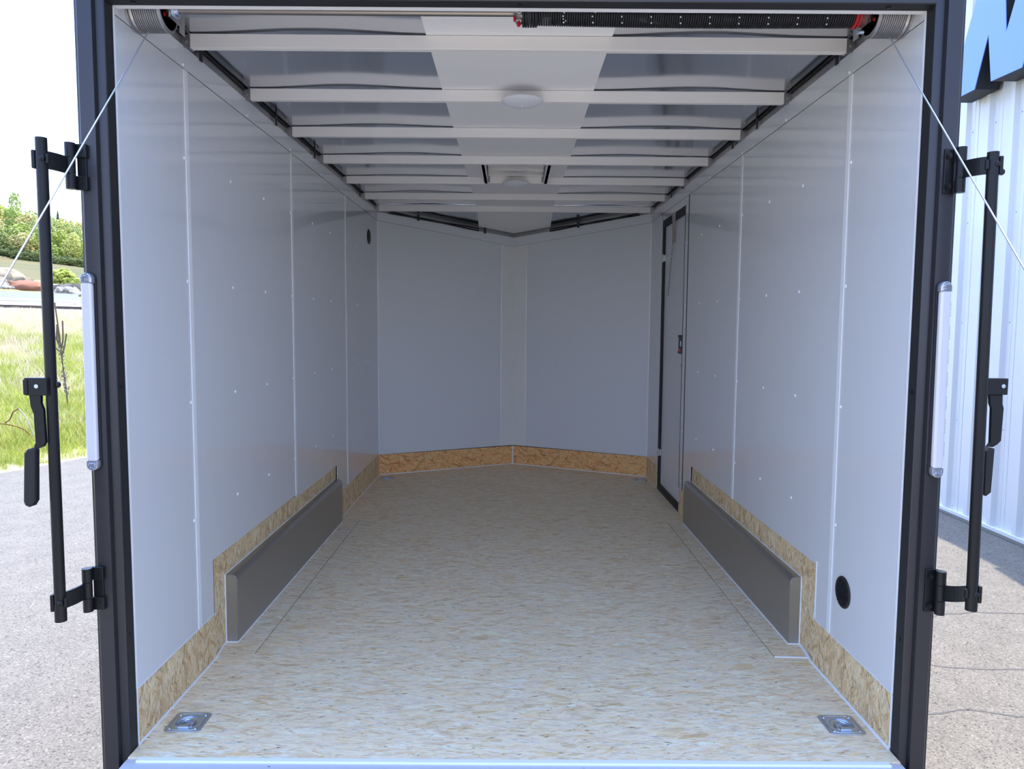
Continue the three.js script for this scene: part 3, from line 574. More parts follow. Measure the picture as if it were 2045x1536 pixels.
// ---------------------------------------------------------------- light bars on the posts
function tailLight(x0, y0, x1, y1, label) {
  const t = thing('tail_light', label, 'tail light', [(x0 + x1) / 2, (y0 + y1) / 2, 0.0655], 'long clear tail lights on the rear posts');
  t.rotation.z = Math.atan2(x0 - x1, y1 - y0);
  const h = (y1 - y0) / 2, w = 0.0165;
  const stad = (w2, h2, z0, z1, b) => { const o = []; for (let i = 0; i <= 12; i++) { const a = i / 12 * Math.PI; o.push([w2 * Math.cos(a), h2 - w2 + w2 * Math.sin(a)]); } for (let i = 0; i <= 12; i++) { const a = Math.PI + i / 12 * Math.PI; o.push([w2 * Math.cos(a), -h2 + w2 + w2 * Math.sin(a)]); } return plate(o, z0, z1, b); };
  obj('gasket', stad(w + 0.003, h + 0.003, -0.001, 0.004, 0.0015), M.seal, t);
  obj('lens', new RoundedBoxGeometry(0.03, 2 * h - 0.055, 0.018, 3, 0.006).translate(0, 0, 0.012), M.lens, t);
  for (const s of [-1, 1]) {
    const o = []; for (let i = 0; i <= 14; i++) { const a = i / 14 * Math.PI; o.push([w * Math.cos(a), s * (h - w + w * Math.sin(a))]); } o.push([-w, s * (h - 0.029)], [w, s * (h - 0.029)]);
    const cap = obj('end_cap', plate(s > 0 ? o : o.reverse(), 0.002, 0.02, 0.003), M.lensClear, t);
    const bits = []; for (let i = 0; i < 26; i++) bits.push(new THREE.OctahedronGeometry(rr(0.0012, 0.0028), 0).translate(rr(-0.011, 0.011), s * (h - rr(0.006, 0.026)), 0.02));
    stuff(obj('lens_facets', bits, M.lensClear, cap));
  }
  const teeth = []; for (let k = 0; k < 7; k++) for (let i = 0; i < 8; i++) teeth.push(new THREE.BoxGeometry(0.003, 0.0014, 0.004).translate((x0 < 0 ? -1 : 1) * 0.0142, h - 0.06 - k * 0.066 - i * 0.0052, 0.0175));
  stuff(obj('lens_teeth', teeth, M.lensClear, t));
  obj('lens_rib', box((x0 < 0 ? 1 : -1) * 0.006, -h + 0.03, 0.0205, (x0 < 0 ? 1 : -1) * 0.0072, h - 0.03, 0.0218), M.lens, t);
}
tailLight(-1.2085, 0.865, -1.2065, 1.425, 'long clear tail light bar on the left rear post');
tailLight(1.2005, 0.861, 1.1975, 1.418, 'long clear tail light bar on the right rear post');

// ---------------------------------------------------------------- lock bars on hinges, swung out beside the posts
function lockBar(s, d, label) {
  const t = thing('lock_bar', label, 'lock bar', [d.bar[0], d.bar[1], d.bar[2]], 'black lock bars hinged to the rear posts');
  const O = [-d.bar[0], -d.bar[1], -d.bar[2]];
  const L = (g) => g.translate(...O), A = (...gs) => gs.map(L);
  const [bx, by, bz] = d.bar, R = 0.0145, top = d.top;
  const barX = (y) => bx + (d.topX - bx) * (y - by) / (top - by);
  obj('bar', A(cyl(R, [bx, by, bz], [d.topX, top, bz], 28), cyl(R + 0.0008, [bx, by, bz], [barX(by + 0.05), by + 0.05, bz], 28)), M.blackPaint, t);
  for (const h of d.hinges) {
    const ym = (h.y0 + h.y1) / 2, H = h.y1 - h.y0;
    const p = obj('hinge_plate', A(box(h.px0, h.y0, 0.064, h.px1, h.y1, 0.071, 0.002)), M.blackPaint, t);
    for (const y of [h.y0 + 0.02, h.y1 - 0.02]) obj('bolt', A(cyl(0.0085, [(h.px0 + h.px1) / 2 - s * 0.003, y, 0.07], [(h.px0 + h.px1) / 2 - s * 0.003, y, 0.077], 16), cyl(0.0055, [(h.px0 + h.px1) / 2 - s * 0.003, y, 0.076], [(h.px0 + h.px1) / 2 - s * 0.003, y, 0.08], 6)), M.blackPaint, p);
    objs('hinge_web', A(box(h.px1 - s * 0.004, h.y0, 0.066, h.bx, h.y0 + H * 0.3, 0.078, 0.002), box(h.px1 - s * 0.004, h.y1 - H * 0.3, 0.066, h.bx, h.y1, 0.078, 0.002)), M.blackPaint, t);
    obj('hinge_barrel', A(cyl(0.0135, [h.bx, h.y0, 0.088], [h.bx, h.y0 + H * 0.31, 0.088], 22), cyl(0.0135, [h.bx, h.y1 - H * 0.31, 0.088], [h.bx, h.y1, 0.088], 22), cyl(0.013, [h.bx, h.y0 + H * 0.325, 0.088], [h.bx, h.y1 - H * 0.325, 0.088], 22)), M.blackPaint, t);
    // flat arm, bent, from the barrel to the bar
    const xb = barX(h.ya), arm = [];
    const path = new THREE.QuadraticBezierCurve3(V(h.bx, ym, 0.088), V(h.bx + s * 0.004, (ym + h.ya) / 2, 0.15), V(xb, h.ya, bz)), N = 10;
    for (let i = 0; i < N; i++) { const a = path.getPoint(i / N), b = path.getPoint((i + 1) / N), hh = 0.023; arm.push(hull([[a.x, a.y - hh, a.z], [b.x, b.y - hh, b.z], [b.x, b.y + hh, b.z], [a.x, a.y + hh, a.z]], 0.006, [s, 0, -0.3])); }
    obj('hinge_arm', A(...arm), M.blackPaint, t);
    obj('clip', A(box(xb + s * 0.012, h.ya - 0.026, bz - 0.016, xb + s * 0.022, h.ya + 0.022, bz + 0.012, 0.003)), M.blackPaint, t);
    obj('clip_pin', A(cyl(0.006, [xb - s * 0.017, h.ya - 0.012, bz + 0.004], [xb - s * 0.017, h.ya + 0.012, bz + 0.004], 8)), M.blackPaint, t);
    obj('rivet', A(new THREE.SphereGeometry(0.008, 12, 8).scale(1, 1, 0.6).translate(xb + (s < 0 ? 0.008 : 0.004), h.ya, bz + R - 0.001)), M.blackPaint, t);
  }
  const k = d.bracket, hb = obj('handle_bracket', A(box(k.x0, k.y0, k.z - 0.012, k.x1, k.y1, k.z + 0.012, 0.002), ...(s < 0 ? [box(k.x0 - 0.002, k.y0 + 0.002, k.z - 0.006, k.x0 + 0.01, k.y1 - 0.004, k.z + 0.015, 0.002)] : [])), M.blackPaint, t);
  obj('pivot_bolt', A(cyl(0.0055, [k.px, k.py, k.z + 0.011], [k.px, k.py, k.z + 0.0155], 14)), M.zinc, hb);
  obj('stop_knob', A(new THREE.SphereGeometry(0.009, 14, 10).translate(d.knob[0], d.knob[1], bz)), M.blackPaint, t);
  obj('lever', A(plate(d.lever, k.z - 0.006, k.z + 0.006, 0.002)), M.blackPaint, t);
  obj('grip', A(plate(d.grip, k.z - 0.011, k.z + 0.013, 0.006)), M.vinyl, t);
}
lockBar(-1, {
  bar: [-1.262, 0.46, 0.17], top: 1.771, topX: -1.2605,
  hinges: [{ y0: 1.653, y1: 1.778, px0: -1.226, px1: -1.2, bx: -1.234, ya: 1.716 }, { y0: 0.455, y1: 0.582, px0: -1.226, px1: -1.197, bx: -1.233, ya: 0.515 }],
  bracket: { x0: -1.315, x1: -1.255, y0: 1.091, y1: 1.138, z: 0.188, px: -1.281, py: 1.116 }, knob: [-1.2445, 1.118],
  lever: [[-1.308, 1.093], [-1.276, 1.093], [-1.277, 1.069], [-1.271, 1.052], [-1.269, 0.963], [-1.276, 0.952], [-1.293, 0.945], [-1.301, 0.953], [-1.296, 0.963], [-1.298, 1.041], [-1.305, 1.06]],
  grip: [[-1.293, 0.944], [-1.299, 0.804], [-1.307, 0.791], [-1.318, 0.787], [-1.328, 0.792], [-1.332, 0.803], [-1.325, 0.934], [-1.317, 0.945], [-1.302, 0.95]],
}, 'black lock bar with a hanging handle, swung out beside the left post');
lockBar(1, {
  bar: [1.2625, 0.508, 0.17], top: 1.751, topX: 1.2515,
  hinges: [{ y0: 1.66, y1: 1.783, px0: 1.182, px1: 1.209, bx: 1.217, ya: 1.718 }, { y0: 0.463, y1: 0.59, px0: 1.19, px1: 1.221, bx: 1.224, ya: 0.557 }],
  bracket: { x0: 1.262, x1: 1.334, y0: 1.107, y1: 1.152, z: 0.15, px: 1.319, py: 1.131 }, knob: [1.2755, 1.7],
  lever: [[1.29, 1.107], [1.325, 1.107], [1.326, 1.082], [1.33, 1.07], [1.328, 0.98], [1.319, 0.97], [1.307, 0.962], [1.292, 0.963], [1.299, 0.974], [1.297, 1.07], [1.292, 1.082]].reverse(),
  grip: [[1.309, 0.959], [1.306, 0.837], [1.293, 0.826], [1.286, 0.833], [1.284, 0.952], [1.292, 0.963]].reverse(),
}, 'black lock bar swung out beside the right post, its handle behind the bar');

// ---------------------------------------------------------------- ramp door, lowered to the ground behind the sill
{
  const t = thing('ramp_door', 'lowered rear ramp door sloping from the sill to the asphalt', 'ramp door', [0, -0.06, 0.17]);
  const ang = Math.atan2(0.44, 2.02), c = Math.cos(ang), sn = Math.sin(ang), L = 2.06;
  const put = (g) => g.rotateX(ang);
  obj('deck', put(box(-1.11, -0.02, 0.006, 1.11, 0, L)), M.osbFloor, t);
  obj('edge_frame', [put(box(-1.14, -0.035, 0.004, -1.11, 0.003, L)), put(box(1.11, -0.035, 0.004, 1.14, 0.003, L)), put(box(-1.14, -0.035, L, 1.14, 0.003, L + 0.03))], M.mill, t);
  obj('outer_skin', put(box(-1.13, -0.036, 0.006, 1.13, -0.022, L)), M.charcoalFace, t);
}

// ---------------------------------------------------------------- the lot
const EP = [-6.26, -6.726], EE = [0.3865, -0.9223], EN = [-0.9223, -0.3865];   // edge of the asphalt: a point, along it, away from it
{
  const lot = setting('ground', 'pale chip-sealed asphalt lot');
  const pts = [];
  const at = (s, u) => [EP[0] + EE[0] * s + EN[0] * u, EP[1] + EE[1] * s + EN[1] * u];
  for (let s = -60; s <= 60; s += 0.25) pts.push(at(s, 0.06 * perlin.noise(s * 0.9, 2.2, 0) + 0.1 * perlin.noise(s * 0.2, 9, 0)));
  pts.push([60, -60], [60, 60]);
  obj('asphalt', upY(pts, YG - 0.2, YG), M.asphalt, lot);
  const cr = (list, w) => { const g = []; for (let i = 0; i < list.length - 1; i++) { const [x0, z0] = list[i], [x1, z1] = list[i + 1], n = 8; for (let k = 0; k < n; k++) { const f = (q) => [x0 + (x1 - x0) * q + 0.02 * perlin.noise(q * 3 + i * 3, x0, 1), z0 + (z1 - z0) * q + 0.025 * perlin.noise(q * 4 + i * 4, z0, 5)]; const a = f(k / n), b = f((k + 1) / n), ww = w * (0.6 + 0.6 * rnd()); g.push(hull([[a[0], YG + 0.0015, a[1] - ww], [a[0], YG + 0.0015, a[1] + ww], [b[0], YG + 0.0015, b[1] + ww], [b[0], YG + 0.0015, b[1] - ww]], 0.003, [0, -1, 0])); } } return g; };
  obj('crack', cr([[1.8, -1.2], [2.2, -1.26], [2.7, -1.15], [3.2, -1.22]], 0.006), M.crack, lot);
  obj('crack', cr([[2.2, -1.75], [2.6, -1.68], [3.1, -1.72]], 0.006), M.crack, lot);
  obj('crack', cr([[2.1, -2.5], [2.6, -2.42], [3.0, -2.5], [3.6, -2.45]], 0.006), M.crack, lot);
}

// ---------------------------------------------------------------- metal building on the right
{
  const t = thing('metal_building', 'large building with ribbed white metal siding right of the trailer', 'building', [4.35, YG, -4.4]);
  const X = 4.35, top = 5.7, pitch = 0.34, sheet = pitch * 3;
  for (let k = -9; k <= 9; k++) {                         // each sheet: three tall ribs with two low ridges between them
    const zc = k * sheet, pr = [];
    for (let r = 0; r < 3; r++) {
      const z = zc + (r - 1) * pitch;
      pr.push([z - 0.17 + 0.001, 0], [z - 0.05, 0], [z - 0.025, -0.034], [z + 0.025, -0.034], [z + 0.05, 0], [z + 0.09, 0], [z + 0.096, -0.0035], [z + 0.108, -0.0035], [z + 0.114, 0], [z + 0.148, 0], [z + 0.153, -0.0035], [z + 0.165, -0.0035], [z + 0.1695, 0]);
    }
    const poly = [...pr.map(([z, x]) => [x, z]), [0.02, zc + 0.509], [0.02, zc - 0.509]];
    const s = new THREE.Shape(poly.map(([x, z]) => new THREE.Vector2(x, -z)));
    const g = new THREE.ExtrudeGeometry(s, { depth: top - 0.06, bevelEnabled: false }); g.rotateX(-Math.PI / 2); g.translate(0, 0.06, 0);
    const p = obj('siding_sheet', boxUV(flat(g)), M.siding, t);
    if (Math.abs(k) <= 2) for (let r = 0; r < 3; r++) for (const y of [0.1, 0.95, 1.9, 2.85, 3.7]) obj('screw', new THREE.SphereGeometry(0.007, 6, 5).translate(-0.002, y, zc + (r - 1) * pitch + 0.08), M.zinc, p);
  }
  obj('base_trim', box(-0.045, 0.03, -9.7, 0.02, 0.065, 9.7, 0.004), M.siding, t);
  obj('foundation', box(-0.025, -0.05, -9.7, 0.3, 0.035, 9.7), M.foundation, t);
  obj('building_body', box(0.02, 0.03, -9.7, 12, top, 9.7), M.siding, t);
  obj('roof', hull([[-0.02, top, -9.7], [12, top + 0.8, -9.7], [12, top + 0.8, 9.7], [-0.02, top, 9.7]], 0.06, [0, 1, 0]), M.siding, t);
}
{ // raised sign letter N, slanted, blue face with black sides
  const t = thing('sign_letter', 'big blue raised letter N with black sides on the white metal wall', 'sign', [4.1, 3.42, -4.5]);
  const o = [[-4.993, 3.42], [-4.602, 3.42], [-4.446, 3.835], [-4.377, 3.418], [-3.987, 3.402], [-3.437, 4.7], [-3.815, 4.7], [-4.209, 3.766], [-4.315, 4.7], [-4.43, 4.7]].map(([z, y]) => [z + 4.5, y - 3.42]);
  const mk = (x0, x1) => { const s = new THREE.Shape(o.map(([z, y]) => new THREE.Vector2(z, y))); const g = new THREE.ExtrudeGeometry(s, { depth: x1 - x0, bevelEnabled: false }); g.rotateY(-Math.PI / 2); g.translate(x1, 0, 0); return g; };
  obj('face', mk(0, 0.006), M.signBlue, t);
  obj('side_wall', mk(0.006, 0.222), M.signSide, t);
}

// ---------------------------------------------------------------- land on the left, rising away from the lot
const HU = [[-50, -0.6], [-0.2, -0.6], [0.3, -0.54], [1.5, -0.36], [4.5, 0.15], [10.4, 0.78], [18, 1.33], [40, 2.0], [44.6, 2.05], [48, 2.2], [58, 2.9], [64, 3.4], [68, 3.7], [75, 4.6], [88.6, 6.05], [110, 8.2], [137, 11.5], [235, 21.7], [314, 40], [420, 62]];
function land(u) { let i = 0; while (i < HU.length - 2 && u > HU[i + 1][0]) i++; const [a, ya] = HU[i], [b, yb] = HU[i + 1], t = Math.max(0, Math.min(1, (u - a) / (b - a))); return ya + (yb - ya) * t; }
const CU = -9.19, CS = -5.78;                            // the camera in the same frame (away from the edge, along it)
const xzOf = (u, s) => [EP[0] + EN[0] * u + EE[0] * s, EP[1] + EN[1] * u + EE[1] * s];
const dirOf = (px) => (px - 1022.5) / 1469;              // bearings, as a slope to the left of straight ahead
const usOf = (x, z) => [(x - EP[0]) * EN[0] + (z - EP[1]) * EN[1], (x - EP[0]) * EE[0] + (z - EP[1]) * EE[1]];
const bumpy = (x, z, u) => (u < 0.4 ? 0 : Math.min(1, u / 8) * (0.09 * perlin.noise(x * 0.6, z * 0.6, 3) + 0.05 * perlin.noise(x * 1.9, z * 1.9, 7)) + (u > 60 ? 0.4 * perlin.noise(x * 0.06, z * 0.06, 1) : 0));
const landAt = (x, z) => { const [u] = usOf(x, z); return land(u) + bumpy(x, z, u); };
function slope(name, u0, u1, n, label, colorAt, wide = 1) {
  const pos = [], col = [], idx = [], m = 70;
  for (let j = 0; j <= n; j++) {
    const u = u0 + (u1 - u0) * j / n, D = (u - CU) / 0.978, sMid = CS + 0.665 * D, half = (9 + 0.28 * D) * wide;
    for (let i = 0; i <= m; i++) {
      const s = sMid + half * (i / m * 2 - 1), [x, z] = xzOf(u, s);
      pos.push(x, land(u) + bumpy(x, z, u), z); const c = colorAt(x, z, u); col.push(...c);
    }
  }
  for (let j = 0; j < n; j++) for (let i = 0; i < m; i++) { const a = j * (m + 1) + i; idx.push(a, a + 1, a + m + 1, a + 1, a + m + 2, a + m + 1); }
  const g = new THREE.BufferGeometry(); g.setAttribute('position', new THREE.Float32BufferAttribute(pos, 3)); g.setAttribute('color', new THREE.Float32BufferAttribute(col, 3)); g.setIndex(idx); g.computeVertexNormals();
  const o = new THREE.Mesh(g, M.ground); o.name = name; o.receiveShadow = o.castShadow = true; o.userData = { kind: 'structure', label }; scene.add(o);
}
const mixc = (a, b, t) => a.map((v, i) => v + (b[i] - v) * Math.max(0, Math.min(1, t)));
const blot = (x, z, f) => 0.5 + 0.5 * perlin.noise(x * f, z * f, 4.4);
slope('grass_verge', -0.3, 10, 60, 'green grass verge beyond the left edge of the asphalt', (x, z, u) => mixc([0.24, 0.3, 0.07], [0.55, 0.48, 0.32], blot(x, z, 0.9) * 1.2 - 0.2 + (u < 0.5 ? 0.6 : 0)));
slope('dry_field', 10, 42, 60, 'dry straw-coloured field below the railway', (x, z) => mixc([0.5, 0.45, 0.32], [0.3, 0.32, 0.13], blot(x, z, 0.35) * 1.5 - 0.6));
slope('gravel_bank', 42, 66, 30, 'pale gravel track between railway and concrete barrier', (x, z) => mixc([0.55, 0.52, 0.48], [0.4, 0.34, 0.27], blot(x, z, 0.3)));
slope('spoil_ground', 66, 112, 30, 'bare ground with spoil heaps beyond the barrier', (x, z) => mixc([0.32, 0.25, 0.16], [0.19, 0.19, 0.06], blot(x, z, 0.25) * 1.8 - 0.4));
slope('meadow', 112, 240, 30, 'pale green meadow below the wood', (x, z) => mixc([0.14, 0.11, 0.036], [0.085, 0.09, 0.018], blot(x, z, 0.05) * 1.6 - 0.4));
slope('wooded_hill', 240, 420, 20, 'hillside under the trees', () => [0.14, 0.16, 0.06], 1.4);

// ground far round about, beyond the lot
{ const g = new THREE.CircleGeometry(900, 64); g.rotateX(-Math.PI / 2); const o = new THREE.Mesh(boxUV(flat(g)), std({ color: rgb(0.2, 0.21, 0.1), roughness: 1 })); o.name = 'far_ground'; o.position.y = YG - 0.25; o.receiveShadow = true; o.userData = { kind: 'structure', label: 'open land round the lot' }; scene.add(o); }

// grass: tufts of bent blades, uncountable
function tuftGeo(n, h, spread, w) {
  const pos = [];
  for (let i = 0; i < n; i++) {
    const a = rnd() * 6.283, x = rr(-spread, spread) * 0.5, z = rr(-spread, spread) * 0.5, hh = h * rr(0.5, 1.1), lean = rr(0.1, 0.7) * hh, cx = Math.cos(a), cz = Math.sin(a);
    const b = [x - cz * w, 0, z + cx * w], c = [x + cz * w, 0, z - cx * w], m1 = [x + cx * lean * 0.35 - cz * w * 0.8, hh * 0.6, z + cz * lean * 0.35 + cx * w * 0.8], m2 = [x + cx * lean * 0.35 + cz * w * 0.8, hh * 0.6, z + cz * lean * 0.35 - cx * w * 0.8], tp = [x + cx * lean, hh, z + cz * lean];
    pos.push(...b, ...c, ...m2, ...b, ...m2, ...m1, ...m1, ...m2, ...tp);
  }
  const g = new THREE.BufferGeometry(); g.setAttribute('position', new THREE.Float32BufferAttribute(pos, 3)); g.computeVertexNormals(); return flat(g);
}
function grass(name, label, n, d0, d1, h, w, colors, pick, pxs = [-60, 300]) {
  const m = phy({ color: rgb(1, 1, 1), roughness: 0.9, side: THREE.DoubleSide, transmission: 0.25, thickness: 0 });
  const im = new THREE.InstancedMesh(tuftGeo(16, h, 0.22, w), m, n), q = new THREE.Quaternion(), e = new THREE.Euler(), mt = new THREE.Matrix4(), c = new THREE.Color();
  let k = 0, tries = 0;
  while (k < n && tries++ < n * 12) {
    const D = Math.sqrt(rr(d0 * d0, d1 * d1)), px = rr(pxs[0], pxs[1]), x = camera.position.x + dirOf(px) * D, z = camera.position.z - D, [u] = usOf(x, z);
    if (u < 0.12 || !pick(x, z, u)) continue;
    e.set(0, rnd() * 6.283, 0); q.setFromEuler(e);
    const s = rr(0.6, 1.25) * Math.min(1, 0.35 + u * 0.6);
    mt.compose(V(x, landAt(x, z) - 0.01, z), q, V(s, s * rr(0.8, 1.2), s)); im.setMatrixAt(k, mt);
    const t = colors[(rnd() * colors.length) | 0], f = rr(0.8, 1.2); im.setColorAt(k, c.setRGB(t[0] * f, t[1] * f, t[2] * f)); k++;
  }
  im.count = k; im.name = name; im.castShadow = im.receiveShadow = true; im.userData = { label, category: 'grass', kind: 'stuff' }; scene.add(im);
}
grass('green_grass', 'fresh green grass on the verge beside the asphalt', 9000, 8.5, 22, 0.26, 0.0035, [[0.4, 0.46, 0.06], [0.5, 0.53, 0.11], [0.3, 0.37, 0.055], [0.56, 0.52, 0.15]], (x, z, u) => blot(x, z, 0.9) < 0.56 + (u < 3.2 ? 0.25 : -0.05));
grass('dry_grass', 'dry straw grass on the bank and field', 12000, 9.5, 46, 0.3, 0.004, [[0.7, 0.6, 0.41], [0.76, 0.67, 0.48], [0.62, 0.52, 0.34], [0.5, 0.46, 0.22]], (x, z, u) => u > 1.2 && (u > 8 || blot(x, z, 0.9) > 0.42));

// dead mullein stalk at the verge
{
  const D = 12, x = camera.position.x + dirOf(133) * D, z = camera.position.z - D, y = landAt(x, z);
  const t = thing('dead_weed_stalk', 'tall dead brown weed stalk with upright spikes beside the left post', 'weed', [x, y, z]);
  obj('stem', [tube([[0, -0.02, 0], [-0.02, 0.4, 0], [-0.06, 0.9, 0.01], [-0.09, 1.25, 0], [-0.15, 1.85, 0]], 0.011, 30, 6)], M.weed, t);
  const spikes = [[-0.09, 1.2, -0.19, 1.46], [-0.085, 1.12, -0.155, 1.5], [-0.08, 1.1, -0.02, 1.56], [-0.085, 1.05, -0.2, 1.3], [-0.08, 1.15, -0.12, 1.48], [-0.07, 1.0, 0.0, 1.35]];
  for (const [x0, y0, x1, y1] of spikes) obj('spike', tube([[x0, y0, 0], [(x0 * 0.3 + x1 * 0.7), y0 + (y1 - y0) * 0.3, rr(-0.03, 0.03)], [x1, y1, rr(-0.05, 0.05)]], 0.012, 12, 6), M.weed, t);
  const bits = []; for (let i = 0; i < 130; i++) { const q = rnd(), yy = 0.35 + q * 0.85, cx = -0.02 - 0.07 * ((yy - 0.4) / 0.85); bits.push(new THREE.OctahedronGeometry(rr(0.008, 0.02), 0).translate(cx + rr(-0.035, 0.035), yy, rr(-0.03, 0.03))); }
  obj('seed_heads', bits, std({ color: rgb(0.3, 0.25, 0.2), roughness: 1 }), t);
}
{ // bare reddish twigs low on the bank
  const D = 10.2, x = camera.position.x + dirOf(22) * D, z = camera.position.z - D, y = landAt(x, z);
  const t = thing('bare_twig', 'bare reddish twigs lying low in the grass at the left edge', 'twig', [x, y, z]);
  obj('branch', tube([[-0.12, 0.3, 0], [-0.06, 0.34, 0], [0.02, 0.46, 0.02], [0.08, 0.5, 0]], 0.009, 20, 6), M.twig, t);
  obj('branch', tube([[-0.3, 0.3, 0.02], [-0.05, 0.27, 0], [0.15, 0.2, 0], [0.3, 0.05, 0.02]], 0.008, 20, 6), M.twig, t);
  obj('branch', tube([[0.08, 0.5, 0], [0.16, 0.4, 0], [0.24, 0.22, 0], [0.28, 0.0, 0]], 0.007, 20, 6), std({ color: rgb(0.45, 0.4, 0.34), roughness: 1 }), t);
}

// railway
{
  const u = 44.6, s0 = CS + 36, [x, z] = xzOf(u, s0), y = land(u);
  const t = thing('railway_track', 'railway track crossing behind the dry field', 'railway', [x, y, z]);
  t.rotation.y = Math.atan2(-EE[1], EE[0]);               // its x axis runs along the track
  obj('ballast_bed', alongX([[-2.6, -0.25], [2.8, -0.25], [1.8, 0.26], [-1.7, 0.26]], -26, 26), M.ballast, t);
  for (let i = -45; i <= 45; i++) obj('tie', box(i * 0.56 - 0.12, 0.2, -1.25, i * 0.56 + 0.12, 0.34, 1.25), M.tie, t);
  for (const zz of [-0.72, 0.72]) obj('rail', [box(-26, 0.34, zz - 0.06, 26, 0.37, zz + 0.06), box(-26, 0.36, zz - 0.012, 26, 0.47, zz + 0.012), box(-26, 0.46, zz - 0.035, 26, 0.5, zz + 0.035)], M.railSteel, t);
}
// concrete barrier blocks
const BLK = 4.55;                                        // block length
['grey concrete barrier block behind the left post, last of the row', 'grey concrete barrier block between the lock bar and the left post', 'grey concrete barrier block crossing behind the left lock bar', 'grey concrete barrier block left of the lock bar, beyond the railway', 'grey concrete barrier block at the left edge of the picture, beyond the railway'].forEach((label, i) => {
  const u = 65, D = 76, s = usOf(camera.position.x + dirOf(186) * D, camera.position.z - D)[1] - i * BLK, [x, z] = xzOf(u, s);
  const t = thing('concrete_barrier', label, 'barrier', [x, land(u) - 0.03, z], 'concrete barrier blocks in a row');
  t.rotation.y = Math.atan2(-EE[1], EE[0]);
  obj('block', alongX([[-0.3, 0], [0.3, 0], [0.3, 0.1], [0.16, 0.3], [0.12, 0.95], [-0.12, 0.95], [-0.16, 0.3], [-0.3, 0.1]], -BLK / 2, BLK / 2), M.concrete, t);
});
// heaps
function heap(name, label, px, D, w, h, d, color, rough, category = 'heap', fine = 1) {
  const x = camera.position.x + dirOf(px) * D, z = camera.position.z - D;
  const g = mergeVertices(new THREE.IcosahedronGeometry(1, 5).deleteAttribute('uv').deleteAttribute('normal')), p = g.attributes.position;
  for (let i = 0; i < p.count; i++) { const a = V(p.getX(i), p.getY(i), p.getZ(i)), n = 1 + rough * (perlin.noise(a.x * 3 + px, a.y * 3, a.z * 3) + 0.6 * perlin.noise(a.x * 9, a.y * 9 + px, a.z * 9) + 0.4 * perlin.noise(a.x * 23, a.y * 23, a.z * 23 + px)); p.setXYZ(i, a.x * n * w, Math.max(-0.3, a.y) * n * h, a.z * n * d); }
  g.computeVertexNormals();
  const o = tag(obj(name, g, std({ color: rgb(...color), roughness: 1 })), label, category); o.position.set(x, landAt(x, z) - 0.1, z); return o;
}
heap('dirt_heap', 'reddish heap of earth beyond the barrier', 58, 92, 2.9, 1.25, 2.5, [0.27, 0.12, 0.07], 0.18);
heap('dirt_heap', 'dark grey heap of earth behind the pale rubble', 148, 97, 2.6, 1.15, 2, [0.1, 0.09, 0.085], 0.35);
heap('dirt_heap', 'broad tan bank of earth at the left edge beyond the barrier', -8, 98, 4.6, 2.1, 3, [0.27, 0.22, 0.15], 0.32);
function rubble(label, px0, px1, D, n, hmax) {
  const xm = camera.position.x + dirOf((px0 + px1) / 2) * D, zm = camera.position.z - D, g = [];
  for (let i = 0; i < n; i++) { const r = rr(0.12, 0.38), q = rnd(), x = (dirOf(px0 + (px1 - px0) * q) - dirOf((px0 + px1) / 2)) * D, k = new THREE.IcosahedronGeometry(r, 0); k.scale(rr(0.8, 1.4), rr(0.5, 0.9), rr(0.8, 1.3)); k.rotateY(rnd() * 6); k.rotateX(rr(-0.5, 0.5)); k.translate(x, rnd() * hmax * Math.sin(Math.PI * Math.min(1, q + 0.15)) + 0.05, rr(-1.2, 0.8)); g.push(k); }
  const o = tag(obj('rubble_heap', g, std({ color: rgb(0.42, 0.39, 0.35), roughness: 1 })), label, 'rubble'); o.position.set(xm, landAt(xm, zm), zm); o.userData.kind = 'stuff';
}
rubble('pale stone rubble below the dark earth heap beside the left post', 124, 172, 90, 170, 0.9);
rubble('pale stone rubble at the left edge below the tan bank', -24, 26, 89, 170, 1.0);

// trees and shrubs: a trunk, and a crown of leaf clumps
function leafClumps(n, rx, ry, rz, size, hollow = 0.45) {
  const g = [], c = new THREE.IcosahedronGeometry(1, 0).toNonIndexed(); c.deleteAttribute('uv');
  const lobes = []; for (let i = 0; i < 7; i++) lobes.push([rr(-0.6, 0.6), rr(-0.55, 0.6), rr(-0.6, 0.6), rr(0.35, 0.6)]);
  for (let i = 0; i < n; i++) {
    const L = lobes[i % 7], a = rnd() * 6.283, y = rr(-1, 1), h = Math.sqrt(1 - y * y), k = L[3] * Math.cbrt(rr(hollow, 1));
    const p = c.clone(), s = size * rr(0.5, 1.25); p.scale(s, s * rr(0.35, 0.7), s); p.rotateY(rnd() * 6); p.rotateX(rr(-0.7, 0.7));
    p.translate((L[0] + h * Math.cos(a) * k) * rx, (L[1] + y * k) * ry, (L[2] + h * Math.sin(a) * k) * rz); g.push(p);
  }
  const m = mergeGeometries(g); m.computeVertexNormals(); return m;
}
const leafMats = [[0.42, 0.47, 0.1], [0.5, 0.5, 0.14], [0.34, 0.42, 0.1], [0.55, 0.48, 0.2], [0.38, 0.42, 0.15]].map((c) => std({ color: rgb(...c), roughness: 0.9 }));
const darkLeaf = std({ color: rgb(0.05, 0.08, 0.035), roughness: 0.95 });
const kinds = leafMats.map((m, i) => { const g = leafClumps(700, 1, 1, 1, 0.085); return [g, m]; });
const tint = ['light green', 'yellow-green', 'mid green', 'olive-yellow', 'soft green'], rowName = ['in the front row at the foot of the wood', 'halfway up the wooded hillside', 'along the skyline of the wood'];
